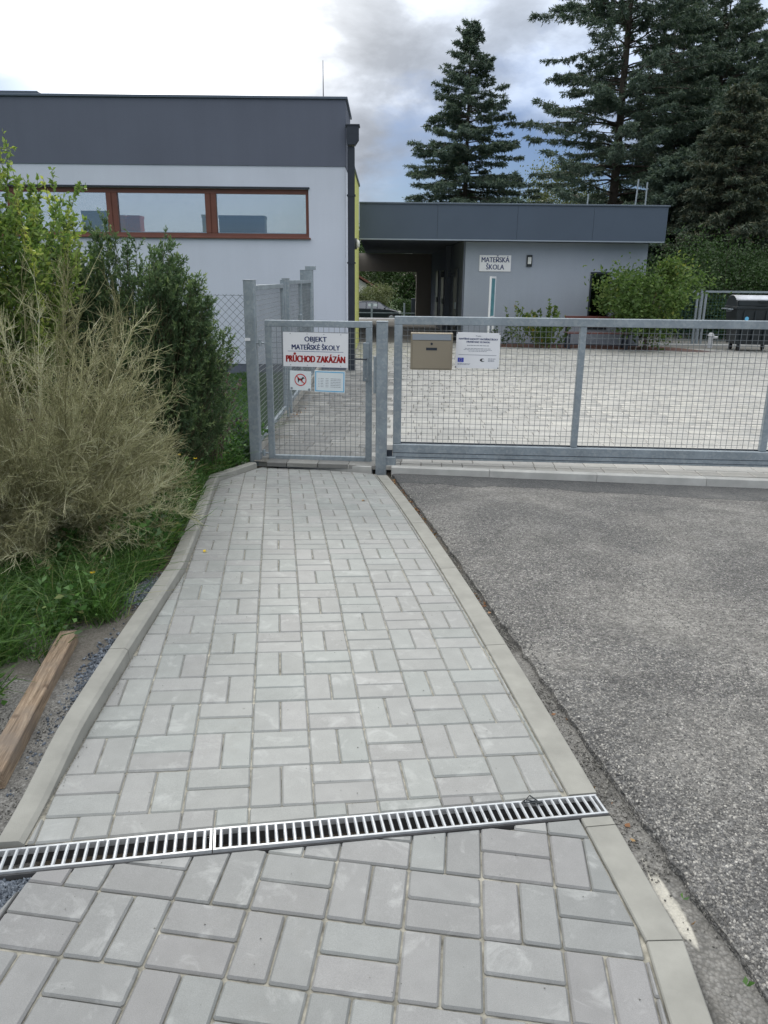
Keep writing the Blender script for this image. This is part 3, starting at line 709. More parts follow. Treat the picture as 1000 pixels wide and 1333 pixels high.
for i in range(nt_): fs.append((i*n1_, (i+1)*n1_, b0+i+1, b0+i))
me = bpy.data.meshes.new('asphalt'); me.from_pydata(vs, [], fs); me.update(); at = me.attributes.new('patch', 'FLOAT', 'POINT'); at.data.foreach_set('value', pt)
asph = link('asphalt_road', me, M['asphalt']); tag(asph, kind='structure')

rgc = np.random.default_rng(5); nch = 90000
qd = rgc.random(nch); yy_ = 1.2 + 4.2*rgc.random(nch)**1.6; ee = np.array([toW(float(edge_u(tt)), tt) for tt in np.linspace(-3.2, 4.8, 60)]); xe_ = np.interp(yy_, ee[:, 1], ee[:, 0]); xx_ = xe_ + .004 + rgc.random(nch)*(.35+.62*yy_); zc_ = gz(xx_, yy_)+.003+.004*np.sin(xx_*3.1)*np.sin(yy_*2.7)
kp = rgc.random(nch) < np.clip(.55+.45*np.sin(xx_*4+np.sin(yy_*3)*1.5)*np.sin(yy_*2.3+xx_), .25, 1); xx_, yy_, zc_ = xx_[kp], yy_[kp], zc_[kp]; nch = len(xx_)
sz = rgc.uniform(.0022, .0058, nch); an_ = rgc.uniform(0, 6.28, nch); vv = []
for k_ in range(4):
    a_ = an_+k_*math.pi/2+rgc.normal(size=nch)*.3; rr_ = sz*rgc.uniform(.7, 1.2, nch); vv.append(np.stack([xx_+np.cos(a_)*rr_, yy_+np.sin(a_)*rr_, zc_-.002], -1))
top_ = [v_*np.array([1, 1, 0])+np.stack([np.zeros(nch), np.zeros(nch), zc_+sz*rgc.uniform(.15, .75, nch)], -1) for v_ in vv]; cen = np.stack([xx_, yy_, np.zeros(nch)], -1)
top_ = [cen*np.array([1, 1, 0])*.45+t0_*np.array([.55, .55, 1]) for t0_ in top_]
vv = np.stack(vv+top_, 1).reshape(-1, 3); bb = (np.arange(nch)*8)[:, None]; ff = np.concatenate([bb+np.array([q]) for q in ((4, 5, 6, 7), (0, 1, 5, 4), (1, 2, 6, 5), (2, 3, 7, 6), (3, 0, 4, 7))])
M['chip'] = leaf_mat('asphalt_stone', [(0, (.052, .052, .053)), (.45, (.14, .137, .132)), (.8, (.27, .26, .243)), (1, (.48, .46, .42))], 0, .75, .4)
tag(np_mesh('stone_chips', vv, ff, np.tile(rgc.random(nch), 5), M['chip'], asph), kind='stuff')

# ------------------------------------------------------------ yard paving
yv, yf = [], []
ygx = np.concatenate([np.linspace(-1.28, 13.5, 40)]); ygy = np.linspace(7.0, 38.5, 60)
for y in ygy:
    for x in ygx:
        yy = max(y, 7.22+(x-.1)*math.tan(R(-4.2))); yv.append((x, yy, float(yardz(x, yy))-.006))
for i in range(59):
    for j in range(39): q = i*40+j; yf.append((q, q+1, q+41, q+40))
me = bpy.data.meshes.new('yard'); me.from_pydata(yv, [], yf); me.update(); yard = link('yard', me, simple('yard_joint_grit', (.17, .165, .15), .95, var=.3, scale=40, bmp=.6, bscale=300)); tag(yard, kind='structure')
YG = R(-2.9); yc, ys_ = math.cos(YG), math.sin(YG)
stones = []
row = -4
while row < 82:
    x = -2.2 + random.choice((0, .07, .13)); y = 7.0 + row*.2
    while x < 15:
        w = random.choices((.15, .2, .3, .4), (.1, .3, .35, .25))[0]; cx, cy = x+w/2, y+.1
        wx, wy = cx*yc-cy*ys_*0 - (cy-7.0)*math.sin(-YG)*1.0, cy + cx*math.tan(YG)
        if wx > -1.22+(.0 if wy > 7.6 else .0) and wx < 13 and wy > 7.2+(wx-.1)*math.tan(R(-4.2)) and wy < 23.2 and not (wy > 22.2 and 2.6 < wx < 8.6): stones.append((wx, wy, w))
        x += w
    row += 1
def vis_size(s): return -(math.hypot(s[0], s[1]) + (3 if (s[0] > .0 and s[1] < 0) else 0) + (0 if abs(s[0]) < 4.2 else 5))
stones.sort(key=vis_size, reverse=True)
YM, YO = {}, {}
M['yardold'] = paver_mat('worn_corridor_paver', (.20, .20, .188), (.165, .165, .16), (.26, .257, .24), attr=True)
M['yardold2'] = paver_mat('worn_corridor_paver_single', (.20, .20, .188), (.165, .165, .16), (.26, .257, .24))
def isold(x, y): return (x < -.02+.02*(y-7)) & (y < 15.4)
for w in (.15, .2, .3, .4):
    v, f = slab(rect(w-.008, .192, .004), .005, .004, .04); me = bpy.data.meshes.new('paver'); me.from_pydata(v, [], f); me.materials.append(M['yardobj']); me.update(); YM[w] = me; m2 = me.copy(); m2.materials[0] = M['yardold2']; YO[w] = m2
for wx, wy, w in stones[:300]:
    o = bpy.data.objects.new('paver', (YO if isold(np.array(wx), np.array(wy)) else YM)[w]); COL.objects.link(o); o.location = (wx, wy, float(yardz(wx, wy))+random.gauss(0, .0008)); o.rotation_euler = (random.gauss(0, .004)-.005, .008+random.gauss(0, .004), YG); o.parent = yard
rest = stones[300:]; arr = np.array(rest); n = len(arr)
cx, cy, ww = arr[:, 0], arr[:, 1], arr[:, 2]/2-.0035; zz = yardz(cx, cy)+RG.normal(size=n)*.0007; hh = .0965
def corner(sx, sy, k, z): px, py = sx*(ww-k), sy*(hh-k); return np.stack([cx+px*yc-py*ys_, cy+px*ys_+py*yc, zz+z], -1)
vv = np.stack([corner(sx, sy, k, z) for k, z in ((.005, 0), (0, -.02)) for sx, sy in ((-1, -1), (1, -1), (1, 1), (-1, 1))], 1).reshape(-1, 3)
bb = (np.arange(n)*8)[:, None]; ff = np.concatenate([bb+np.array([q]) for q in ((0, 1, 2, 3), (4, 5, 1, 0), (5, 6, 2, 1), (6, 7, 3, 2), (7, 4, 0, 3))]); rr = RG.random(n)
fx = np_mesh('far_pavers', vv, ff, np.tile(rr, 5), M['yard'], yard); fx.data.materials.append(M['yardold']); fx.data.polygons.foreach_set('material_index', np.tile(isold(cx, cy).astype(np.int32), 5)); tag(fx, kind='stuff')
# kerb in front of the sliding gate
yk = empty('gate_kerb', (0, 0, 0), 0, 'low light concrete kerb running under the front of the wide sliding gate', 'kerb')
prof = [(-.0, -.2), (-.0, .0), (.004, .004), (.085, .004), (.09, -.002), (.09, -.2)][::1]
def yz2(x, y): return float(yardz(x, 7.2))
x = .07
for w in (.93, 1.0, 1.0, 1.0, 1.0, 1.0):
    kerb_run([(q, kerb_far_y(q)+.09) for q in (x, x+w/2, x+w)], prof, yz2, 'kerb_stone', M['kerb_light'], yk); x += w
# threshold under the small gate
th = MB(); th.box(-.02, 1.12, -.06, .12, -.12, .0, .006); t_ = th.obj('threshold', M['kerb_light']); t_.location = (-1.22, 7.44, -.195); t_.rotation_euler.z = R(-10); tag(t_, 'pale concrete threshold strip under the small wicket gate', 'threshold')
# plinth beside the corridor
pk = empty('fence_plinth', (0, 0, 0), 0, 'low concrete plinth below the side fence leading to the white building', 'plinth')
for i in range(4):
    b_ = MB(); b_.box(-1.34, -1.27, 7.5+i*1.98, 7.5+(i+1)*1.98-.006, -.4, -.105-.008*i, .006); b_.obj('kerb_stone', M['plinth'], pk)
b_ = MB(); b_.box(-3.2, -1.36, 7.36, 7.42, -.4, -.215, .006); tag(b_.obj('edging_board', M['plinth']), 'short dark edging board at the foot of the chain-link fence left of the gate post', 'edging')

# ------------------------------------------------------------ galvanised posts, gates, fences
def wire_mesh(x0, x1, z0, z1, step=.05, r=.0017, y=0):
    mb = MB()
    nx_ = max(2, round((x1-x0)/step)); nz = max(2, round((z1-z0)/step))
    for i in range(nx_+1): X = x0+(x1-x0)*i/nx_; mb.box(X-r, X+r, y-r, y+r, z0, z1)
    for j in range(nz+1): Z = z0+(z1-z0)*j/nz; mb.box(x0, x1, y-3*r, y-r-.0002, Z-r, Z+r)
    return mb
def post(x, y, z0, z1, w, d, label, rz=0, name='gate_post'):
    g = empty(name, (x, y, z0), rz, label, 'post')
    mb = MB(); mb.box(-w/2, w/2, -d/2, d/2, 0, z1-z0, .006); mb.obj('tube', M['galv'], g)
    mb = MB(); mb.box(-w/2-.002, w/2+.002, -d/2-.002, d/2+.002, z1-z0-.002, z1-z0+.006, .002); mb.obj('cap', M['galv'], g)
    return g
lp = post(-1.272, 7.435, -.30, 1.505, .10, .10, 'tall galvanised square post left of the small wicket gate', R(-4))
hb = MB(); hb.box(-.052, .0, -.056, -.048, 1.26, 1.285); hb.obj('plate', M['whitepl'], lp)
for z in (.18, 1.24):
    b_ = MB(); b_.cyl((.04, -.02, z), (.13, -.02, z), .009); b_.cyl((.085, -.02, z-.03), (.085, -.02, z+.03), .016, n=8); b_.obj('hinge', M['galv'], lp)
mp_ = post(-.033, 7.245, -.36, 1.155, .105, .09, 'shorter galvanised post between the wicket gate and the sliding gate', R(-3))
ks = MB(); ks.box(-.078, -.0535, -.02, .02, .86, 1.20, .002); ks.obj('latch_keeper', M['galv'], mp_)
# wicket gate
wg = empty('wicket_gate', (-1.145, 7.455, -.205), R(-4.0), 'small galvanised mesh wicket gate carrying the white warning signs', 'gate')
GW, GHH = 1.02, 1.355
mb = MB(); mb.box(0, .06, -.02, .02, 0, GHH-.0605, .004); mb.obj('stile', M['galv'], wg)
mb = MB(); mb.box(GW-.06, GW, -.02, .02, 0, GHH-.0605, .004); mb.obj('stile', M['galv'], wg)
mb = MB(); mb.box(0, GW, -.02, .02, GHH-.06, GHH, .004); mb.obj('top_rail', M['galv'], wg)
mb = MB(); mb.box(.0605, GW-.0605, -.02, .02, 0, .06, .004); mb.obj('bottom_rail', M['galv'], wg)
wire_mesh(.058, GW-.058, .058, GHH-.058, .0495).obj('wire_mesh', M['wire'], wg)
lb = MB(); lb.box(GW-.085, GW-.025, -.034, .03, .80, 1.16, .004); lk = lb.obj('lock_case', M['galv'], wg)
hd = MB(); hd.tube([(GW-.035, -.036, 1.02), (GW-.035, -.075, 1.02), (GW-.035, -.078, .85), (GW-.045, -.07, .83), (GW-.062, -.07, .83), (GW-.07, -.075, .85), (GW-.07, -.075, 1.0)], .006); hd.obj('handle', M['galv'], lk)
hd = MB(); hd.tube([(GW-.05, -.03, 1.01), (GW-.05, -.075, 1.01), (GW-.16, -.08, 1.015)], .007); hd.obj('lever', M['dark'], lk)
# sliding gate
sg_ = empty('sliding_gate', (.08, 7.32, -.138), R(-3.2), 'long galvanised sliding gate with square wire mesh across the driveway', 'gate')
SL, SH = 5.6, 1.342
def mem(nm, *b): q = MB(); q.box(*b, .004); return q.obj(nm, M['galv'], sg_)
mem('top_rail', 0, SL, -.03, .03, SH-.075, SH)
mem('stile', 0, .075, -.03, .03, .146, SH-.0755); mem('stile', SL-.075, SL, -.03, .03, .146, SH-.0755)
for xx in (1.70, 3.46): mem('stile', xx, xx+.06, -.028, .028, .146, SH-.0755)
mem('bottom_beam', 0, SL, -.045, .045, 0, .145)
q = MB(); q.box(0, SL, -.0475, -.0455, .062, .066); q.box(0, SL, -.0475, -.0455, .02, .024); q.obj('groove_shade_strip', M['dark'], sg_)  # dark strips proud of the beam, painted shade for its profile grooves
for xa, xb in ((.075, 1.70), (1.76, 3.46), (3.52, 5.52)): wire_mesh(xa-.002, xb+.002, .144, SH-.073, .0515).obj('wire_mesh', M['wire'], sg_)
q = MB(); q.box(.075, SL-.1, .012, .03, .146, .156); q.obj('flat_bar', M['dark'], sg_)
gr_ = empty('gate_catch', (.055, 7.29, -.24), R(-3.2), 'boxy galvanised catch at the foot of the post where the sliding gate closes', 'gate catch')
q = MB(); q.box(-.035, .055, -.07, .03, 0, .13, .004); q.obj('catch_box', M['galv'], gr_); q = MB(); q.box(-.04, .02, -.02, .0, .13, .19); q.obj('stop_plate', M['dark'], gr_)
rb = empty('ground_bolt', (.5, 7.9, float(yardz(.5, 7.9))), R(-6), 'small black drop bolt fitting lying on the yard paving behind the sliding gate', 'bolt')
q = MB(); q.box(-.13, .11, -.03, .03, 0, .02, .004); q.obj('base_plate', M['dark'], rb); q = MB(); q.box(-.06, .11, -.02, .02, .0205, .045, .004); q.cyl((-.16, 0, .02), (-.05, 0, .03), .012); q.obj('latch_block', M['dark'], rb)
# side fence from post to building
def side_panel(y0, y1, z0, z1, label, cat_='fence', latch=False, step=.05):
    g = empty('mesh_fence_panel' if not latch else 'side_gate', (-1.285, y0, z0), R(90), label, cat_); L = y1-y0; H = z1-z0
    for nm, b in (('stile', (0, .04, 0, H)), ('stile', (L-.04, L, 0, H))): q = MB(); q.box(b[0], b[1], -.02, .02, b[2], b[3], .003); q.obj(nm, M['galv'], g)
    q = MB(); q.box(.0405, L-.0405, -.02, .02, H-.05, H, .003); q.obj('top_rail', M['galv'], g)
    q = MB(); q.box(.0405, L-.0405, -.02, .02, 0, .05, .003); q.obj('bottom_rail', M['galv'], g)
    wire_mesh(.038, L-.038, .048, H-.048, step).obj('wire_mesh', M['wire'], g)
    if latch: q = MB(); q.box(L-.10, L-.04, -.03, .03, .85, 1.1, .004); q.cyl((L-.07, -.08, 1.0), (L-.07, .08, 1.0), .008); q.obj('lock_case', M['galv'], g)
    return g
side_panel(7.52, 9.85, -.09, 1.46, 'galvanised mesh panel of the side fence directly behind the tall gate post')
post(-1.285, 9.93, -.35, 1.50, .06, .06, 'galvanised post after the first panel of the side fence', 0, 'fence_post')
post(-1.285, 10.22, -.35, 1.52, .09, .09, 'galvanised post on the near side of the narrow side gate', 0, 'fence_post')
side_panel(10.3, 11.9, -.09, 1.50, 'narrow galvanised mesh side gate with a lock case, nearest leaf to the second post', 'gate', True)
side_panel(11.95, 13.5, -.09, 1.50, 'galvanised mesh panel of the side fence beyond the narrow side gate')
bx = post(-1.40, 14.1, -.4, 1.66, .22, .16, 'wide galvanised box column at the end of the side fence by the building', 0, 'box_column')
q = MB(); q.box(-.02, .16, -.08, .05, 2.07, 2.13, .004); q.obj('top_plate', M['galv'], bx)
# diagonal brace at foot of the box column
# chain link fence
cf = empty('chain_link_fence', (-1.33, 7.44, -.24), 0, 'green-grey chain-link fence running left from the tall gate post', 'fence')
mb = MB(); Lc, Hc, st = 3.4, 1.62, .072; r = .0019
def clipseg(x0, z0, dx, dz):
    ts = [0, 1e9]
    a0 = max(((-Lc-x0)/dx, (0-x0)/dx)) if False else None
    lo, hi = 0, 1e9
    for p, d_, mn, mx in ((x0, dx, -Lc, 0), (z0, dz, 0, Hc)):
        t0_, t1_ = (mn-p)/d_, (mx-p)/d_
        if t0_ > t1_: t0_, t1_ = t1_, t0_
        lo, hi = max(lo, t0_), min(hi, t1_)
    return lo, hi
k = -Lc-Hc
while k < Hc:
    for s_ in (1, -1):
        x0_ = k if s_ == 1 else k+Hc*0
        if s_ == 1: lo, hi = clipseg(k, 0, .7071, .7071*1.0)
        else: lo, hi = clipseg(k+Hc, 0, -.7071, .7071)
        if hi > lo+.01:
            xs = k if s_ == 1 else k+Hc; d_ = .7071 if s_ == 1 else -.7071; yo = .002*s_
            mb.cyl((xs+d_*lo, yo, .7071*lo), (xs+d_*hi, yo, .7071*hi), r, n=3, cap=False)
    k += st
mb.obj('wire_mesh', M['chain'], cf)
for z in (Hc-.01, Hc*.5, .1): q = MB(); q.cyl((-Lc, 0, z), (0, 0, z), .002, n=4); q.obj('tension_wire', M['chain'], cf)
post(-4.75, 7.46, -.35, 1.5, .06, .06, 'slim chain-link fence post hidden among the shrubs on the left', 0, 'fence_post')

# ------------------------------------------------------------ signs on the gates
def sign(name, gate, x, z, w, h, label, tilt=0, mat='whitepl', th=.004, y=-.030, cat_='sign'):
    mw = Matrix.Translation(gate.location) @ Matrix.Rotation(gate.rotation_euler.z, 4, 'Z')
    p = mw @ Vector((x, y, z)); s = empty(name, p, gate.rotation_euler.z, label, cat_); s.rotation_euler.y = tilt
    q = MB(); q.box(-w/2, w/2, 0, th, -h/2, h/2, .001); q.obj('plate', M[mat], s); return s
def dots_(s, pts, r=.004, mat='grey_ink', nm='screw'):
    for x, z in pts: q = MB(); q.cyl((x, -.002, z), (x, .001, z), r, n=8); q.obj(nm, M[mat], s)
def barset(s, bars, mat, nm, y=-.0008):
    q = MB()
    for x0, x1, z0, z1 in bars: q.box(x0, x1, y, .0002, z0, z1)
    return q.obj(nm, M[mat], s)
def words(x0, x1, z, h, seed, mn=.008, mx=.03):
    rr = random.Random(seed); o = []; x = x0
    while x < x1: w = min(rr.uniform(mn, mx), x1-x); o.append((x, x+w, z-h/2, z+h/2)); x += w+h*.9
    return o
s1 = sign('warning_sign', wg, .485, 1.087, .625, .325, 'large white enamel sign in blue and red capitals on the wicket gate', R(.6))
barset(s1, [(-.3125, .3125, .1600, .1625), (-.3125, .3125, -.1625, -.1600), (-.3125, -.3100, -.16, .16), (.3100, .3125, -.16, .16)], 'grey_ink', 'rim')
text('OBJEKT', .066, M['blue_ink'], s1, 0, .096, bold=.002, sx=.95)
text('MATEŘSKÉ ŠKOLY', .066, M['blue_ink'], s1, 0, .02, bold=.002, sx=.86)
barset(s1, [(-.265, .265, -.018, -.0145)], 'blue_ink', 'underline')
text('PRŮCHOD ZAKÁZÁN', .088, M['red_ink'], s1, 0, -.09, bold=.0045, sx=.655)
dots_(s1, [(-.24, .145), (-.08, .145), (.08, .145), (.24, .145), (-.24, -.145), (-.08, -.145), (.08, -.145), (.24, -.145)])
s2 = sign('no_dogs_sign', wg, .335, .795, .205, .185, 'small white no dogs sign with a red ring low on the wicket gate', R(1.5), 'whitepaper', .002)
nr = 28; q = MB(); vs = []; fs = []
for i in range(nr):
    a_ = 2*math.pi*i/nr
    for rr_ in (.049, .058): vs.append((rr_*math.cos(a_), -.0012, rr_*math.sin(a_)+.008))
for i in range(nr): j = (i+1) % nr; fs.append((2*i, 2*i+1, 2*j+1, 2*j))
q.add(vs, fs); c_ = math.cos(R(-42)); s_ = math.sin(R(-42))
q.add([(c_*a_-s_*b_, -.0016, s_*a_+c_*b_+.008) for a_, b_ in ((-.05, -.0045), (.05, -.0045), (.05, .0045), (-.05, .0045))], [(0, 1, 2, 3)]); q.obj('prohibition_ring', M['red_ink'], s2)
dog = [(-.030, .016), (-.026, .004), (-.024, -.018), (-.026, -.024), (-.017, -.024), (-.014, -.006), (.008, -.008), (.012, -.024), (.020, -.024), (.018, -.004), (.021, .008), (.030, .012), (.038, .012), (.040, .018), (.030, .026), (.022, .030), (.018, .026), (.010, .014), (-.014, .012), (-.022, .014), (-.026, .026)]
q = MB(); q.add([(a_, -.0009, b_+.008) for a_, b_ in dog], [tuple(range(len(dog)))]); q.obj('dog_symbol', M['black_ink'], s2)
dots_(s2, [(-.085, -.075), (.085, -.08)], .012, 'mailflap', 'tape_patch')
s3 = sign('notice_sheet', wg, .617, .790, .295, .205, 'laminated notice with a light blue border on the wicket gate', R(1.2), 'whitepaper', .002)
barset(s3, [(-.140, .140, .086, .095), (-.140, .140, -.095, -.086), (-.140, -.131, -.086, .086), (.131, .140, -.086, .086)], 'cyan', 'border')
bl = []
for i in range(6):
    z = .028-i*.0155; bl += [(-.108, -.100, z-.0022, z+.0022)]+words(-.088, -.06, z, .0035, 3+i)+words(-.04, -.012, z, .0035, 13+i)+words(.008, .108, z, .0035, 23+i)
barset(s3, bl, 'grey_ink', 'small_print')
mbx = empty('letter_box', (0, 0, 0), 0, 'champagne metal letter box with a silver flap on the sliding gate', 'letter box')
mwg = Matrix.Translation(sg_.location) @ Matrix.Rotation(sg_.rotation_euler.z, 4, 'Z')
mbx.location = mwg @ Vector((.348, -.035, 1.035)); mbx.rotation_euler.z = sg_.rotation_euler.z
bw, bh = .385, .335
q = MB(); q.box(-bw/2, bw/2, -.09, 0, -bh/2, bh/2, .005); q.obj('box_body', M['mailbox'], mbx)
q = MB(); q.box(-bw/2+.016, bw/2-.016, -.099, -.0905, -bh/2+.014, .098, .003); dr_ = q.obj('door', M['mailbox'], mbx)
q = MB(); q.cyl((0, -.104, .07), (0, -.099, .07), .011, n=12); q.obj('lock', M['dark'], dr_)
q = MB(); q.box(-.05, .05, -.102, -.0992, .012, .036); q.obj('name_plate', M['dark'], dr_)
q = MB(); q.prism([(-bw/2+.016, .104), (bw/2-.016, .104), (bw/2-.016, bh/2-.012), (-bw/2+.016, bh/2-.012)], -.101, -.0905); q.obj('flap', M['mailflap'], mbx)
s4 = sign('funding_sign', sg_, .775, 1.042, .405, .325, 'white project information plate with a blue flag beside the letter box', R(.8), 'whitepl', .004, -.036)
text('Projekt', .016, M['grey_ink'], s4, 0, .132)
text('NAVÝŠENÍ KAPACITY MATEŘSKÉ ŠKOLY', .0215, M['blue_ink'], s4, 0, .103, bold=.0009, sx=.93)
text('HRANÉ NAD VLTAVOU', .0215, M['blue_ink'], s4, 0, .077, bold=.0009, sx=.95)
barset(s4, words(-.10, .10, .046, .005, 4, .01, .03)+words(-.12, .12, .018, .004, 5)+words(-.13, .13, .006, .004, 6)+words(-.085, .085, -.006, .004, 7), 'grey_ink', 'small_print')
barset(s4, [(-.175, .175, -.042, -.0385)], 'grey_ink', 'rule_line')
q = MB(); q.box(-.18, -.125, -.0012, .0002, -.108, -.068); fl = q.obj('flag', M['eu'], s4)
q = MB()
for i in range(12): a_ = i*math.pi/6; cx_, cz_ = -.1525+.013*math.cos(a_), -.088+.013*math.sin(a_); q.add([(cx_+.0022*math.cos(b_), -.0016, cz_+.0022*math.sin(b_)) for b_ in (0, 1.57, 3.14, 4.71)], [(0, 1, 2, 3)])
q.obj('flag_stars', M['star'], fl)
barset(s4, words(-.18, -.06, -.122, .0035, 8)+words(-.18, -.07, -.130, .0035, 9)+words(.10, .172, -.072, .0045, 10)+words(.10, .155, -.083, .0045, 11)+words(.10, .158, -.094, .0045, 12), 'grey_ink', 'small_print')
q = MB(); vs = []; fs = []
for i in range(15):
    a_ = R(50+i*20); wd = .002+.005*math.sin(math.pi*i/14); vs += [(.055+(.019-wd)*math.cos(a_), -.0012, -.085+(.012-wd*.6)*math.sin(a_)), (.055+(.019+wd)*math.cos(a_)-.004, -.0012, -.085+(.012+wd*.6)*math.sin(a_))]
    if i: fs.append((2*i-2, 2*i-1, 2*i+1, 2*i))
q.add(vs, fs); q.obj('swoosh_logo', M['black_ink'], s4)
dots_(s4, [(-.196, .155), (.196, .155), (-.196, -.155), (.196, -.155)], .006, 'dark')

# ------------------------------------------------------------ left building
def wall_hole(x0, x1, z0, z1, hx0, hx1, hz0, hz1, y0, y1):
    mb = MB()
    for Y, fl_ in ((y0, False), (y1, True)):
        X = [x0, hx0, hx1, x1]; Z = [z0, hz0, hz1, z1]; vs = [(a_, Y, b_) for b_ in Z for a_ in X]; fs = []
        for j in range(3):
            for i in range(3):
                if i == 1 and j == 1: continue
                f = (j*4+i, j*4+i+1, (j+1)*4+i+1, (j+1)*4+i); fs.append(f[::-1] if fl_ else f)
        mb.add(vs, fs)
    for (a_, b_, c_, d_) in ((hx0, hz0, hx1, hz0), (hx1, hz0, hx1, hz1), (hx1, hz1, hx0, hz1), (hx0, hz1, hx0, hz0)): mb.add([(a_, y0, b_), (c_, y0, d_), (c_, y1, d_), (a_, y1, b_)], [(0, 1, 2, 3)])
    for (a_, b_, c_, d_) in ((x0, z0, x1, z0), (x1, z0, x1, z1), (x1, z1, x0, z1), (x0, z1, x0, z0)): mb.add([(a_, y0, b_), (c_, y0, d_), (c_, y1, d_), (a_, y1, b_)], [(3, 2, 1, 0)])
    return mb
LBY = 15.5; LX0, LX1 = -13.0, -.785
lb_ = empty('school_building', (-7, LBY, -.35), 0, 'white plastered school building with a dark upper band and a long brown window', 'building')
def cb(q, name, mat, par, smooth=False):   # build with world coordinates under a placed empty
    o = q.obj(name, M[mat], par, smooth); o.location = -Vector(par.location) if par.rotation_euler.z == 0 else (0, 0, 0); return o
HX0, HX1, HZ0, HZ1 = -9.15, -1.478, 2.262, 3.118
cb(wall_hole(LX0, LX1, -.12, 3.512, HX0, HX1, HZ0, HZ1, LBY, LBY+.3), 'wall', 'white_wall', lb_)
q = MB(); q.box(LX0, LX1-.012, LBY+.012, LBY+.3, -.5, -.121); cb(q, 'plinth', 'dark_band', lb_)
q = MB(); q.box(LX0, LX1+.012, LBY-.014, LBY+1.8, 3.513, 4.63); cb(q, 'upper_band', 'dark_band', lb_)
q = MB(); q.box(LX0, LX1+.045, LBY-.045, LBY+1.84, 4.631, 4.675, .006); q.box(LX0, -6.35, LBY-.02, LBY+1.6, 4.676, 4.72, .005); cb(q, 'coping', 'coping', lb_)
q = MB(); q.box(LX1-.3, LX1, LBY+.301, LBY+2.4, -.5, 3.51); cb(q, 'side_wall', 'white_wall', lb_)
q = MB(); q.box(LX1-.3, LX1, LBY+2.401, 22.9, -.5, 3.51); q.box(LX1-.3, LX1, LBY+1.81, 22.9, 3.511, 3.95); cb(q, 'side_wall', 'yellow', lb_)
q = MB(); q.box(LX0, LX1+.03, LBY+1.83, LBY+2.2, 3.952, 4.0); q.box(LX0, LX1+.03, 21.2, 22.9, 3.952, 4.0); q.box(LX1-.6, LX1+.03, LBY+2.2, 21.2, 3.952, 4.0); cb(q, 'roof', 'coping', lb_)  # unseen roof, opening left in it to let daylight into the room
q = MB(); q.box(LX0, LX1-.31, LBY+5.5, LBY+5.6, 1.2, 3.6); q.box(LX0, LX1-.31, LBY+.31, LBY+5.5, 1.2, 1.25); cb(q, 'inner_wall', 'room', lb_)
# window
wd_ = cb(MB().box(HX0, HX1, LBY+.05, LBY+.14, HZ0, HZ0+.07).box(HX0, HX1, LBY+.05, LBY+.14, HZ1-.085, HZ1).box(HX0, HX0+.06, LBY+.05, LBY+.14, HZ0+.07, HZ1-.085).box(HX1-.06, HX1, LBY+.05, LBY+.14, HZ0+.07, HZ1-.085), 'window_frame', 'brown', lb_)
q = MB(); q.box(HX0, HX1+.03, LBY-.05, LBY+.05, HZ0-.03, HZ0-.001, .004); o = cb(q, 'window_sill', 'brown', lb_)
q = MB(); q.box(HX0-.01, HX1+.02, LBY-.02, LBY+.06, HZ1+.001, HZ1+.035, .004); cb(q, 'head_flashing', 'dark', lb_)
for i, mx in enumerate((-3.335, -5.20, -7.07)):
    q = MB(); q.box(mx-.105, mx-.008, LBY+.045, LBY+.15, HZ0+.071, HZ1-.086, .006); q.box(mx+.008, mx+.105, LBY+.045, LBY+.15, HZ0+.071, HZ1-.086, .006); q.box(mx-.008, mx+.008, LBY+.06, LBY+.13, HZ0+.071, HZ1-.086); m_ = q.obj('mullion', M['brown'], wd_)
for xa, xb in ((HX1-.06, -3.23), (-3.44, -5.095), (-5.305, -6.965), (-7.175, HX0+.06)):
    q = MB(); q.box(xb, xa, LBY+.09, LBY+.10, HZ0+.071, HZ1-.086); q.obj('pane', M['glass'], wd_)
# things on the inner ledge
led = empty('inner_ledge', (-5, 17.0, 1.25), 0, 'pale ledge standing inside the school room behind the long window', 'ledge')
q = MB(); q.box(-4.3, 3.4, 0, .5, 0, 1.17, .01); q.obj('ledge_top', M['room'], led)
for nm, x0_, x1_, h_, k_, lbl in (('storage_box', -3.5, -2.55, 0.34, 'ibox_blue', 'dark blue storage box seen behind the right pane'), ('storage_box', -3.85, -3.6, 0.35, 'ibox_olive', 'olive storage box seen behind the middle pane beside the mullion'), ('storage_box', -6.35, -5.75, 0.40, 'ibox_green', 'grey-green storage box seen through the left pane'), ('storage_box', -5.72, -5.45, 0.32, 'ibox_orange', 'orange storage box behind the left pane next to the mullion'), ('storage_box', -5.40, -5.15, 0.32, 'ibox_red', 'red storage box behind the mullion of the middle pane')):
    g = empty(nm, ((x0_+x1_)/2, 17.2, 2.421), 0, lbl, 'box'); w_ = (x1_-x0_)/2
    q = MB(); q.box(-w_, w_, -.15, .15, 0, h_*.8, .005); q.obj('box_body', M[k_], g); q = MB(); q.box(-w_-.01, w_+.01, -.16, .16, h_*.8+.001, h_, .004); q.obj('box_lid', M[k_], g)
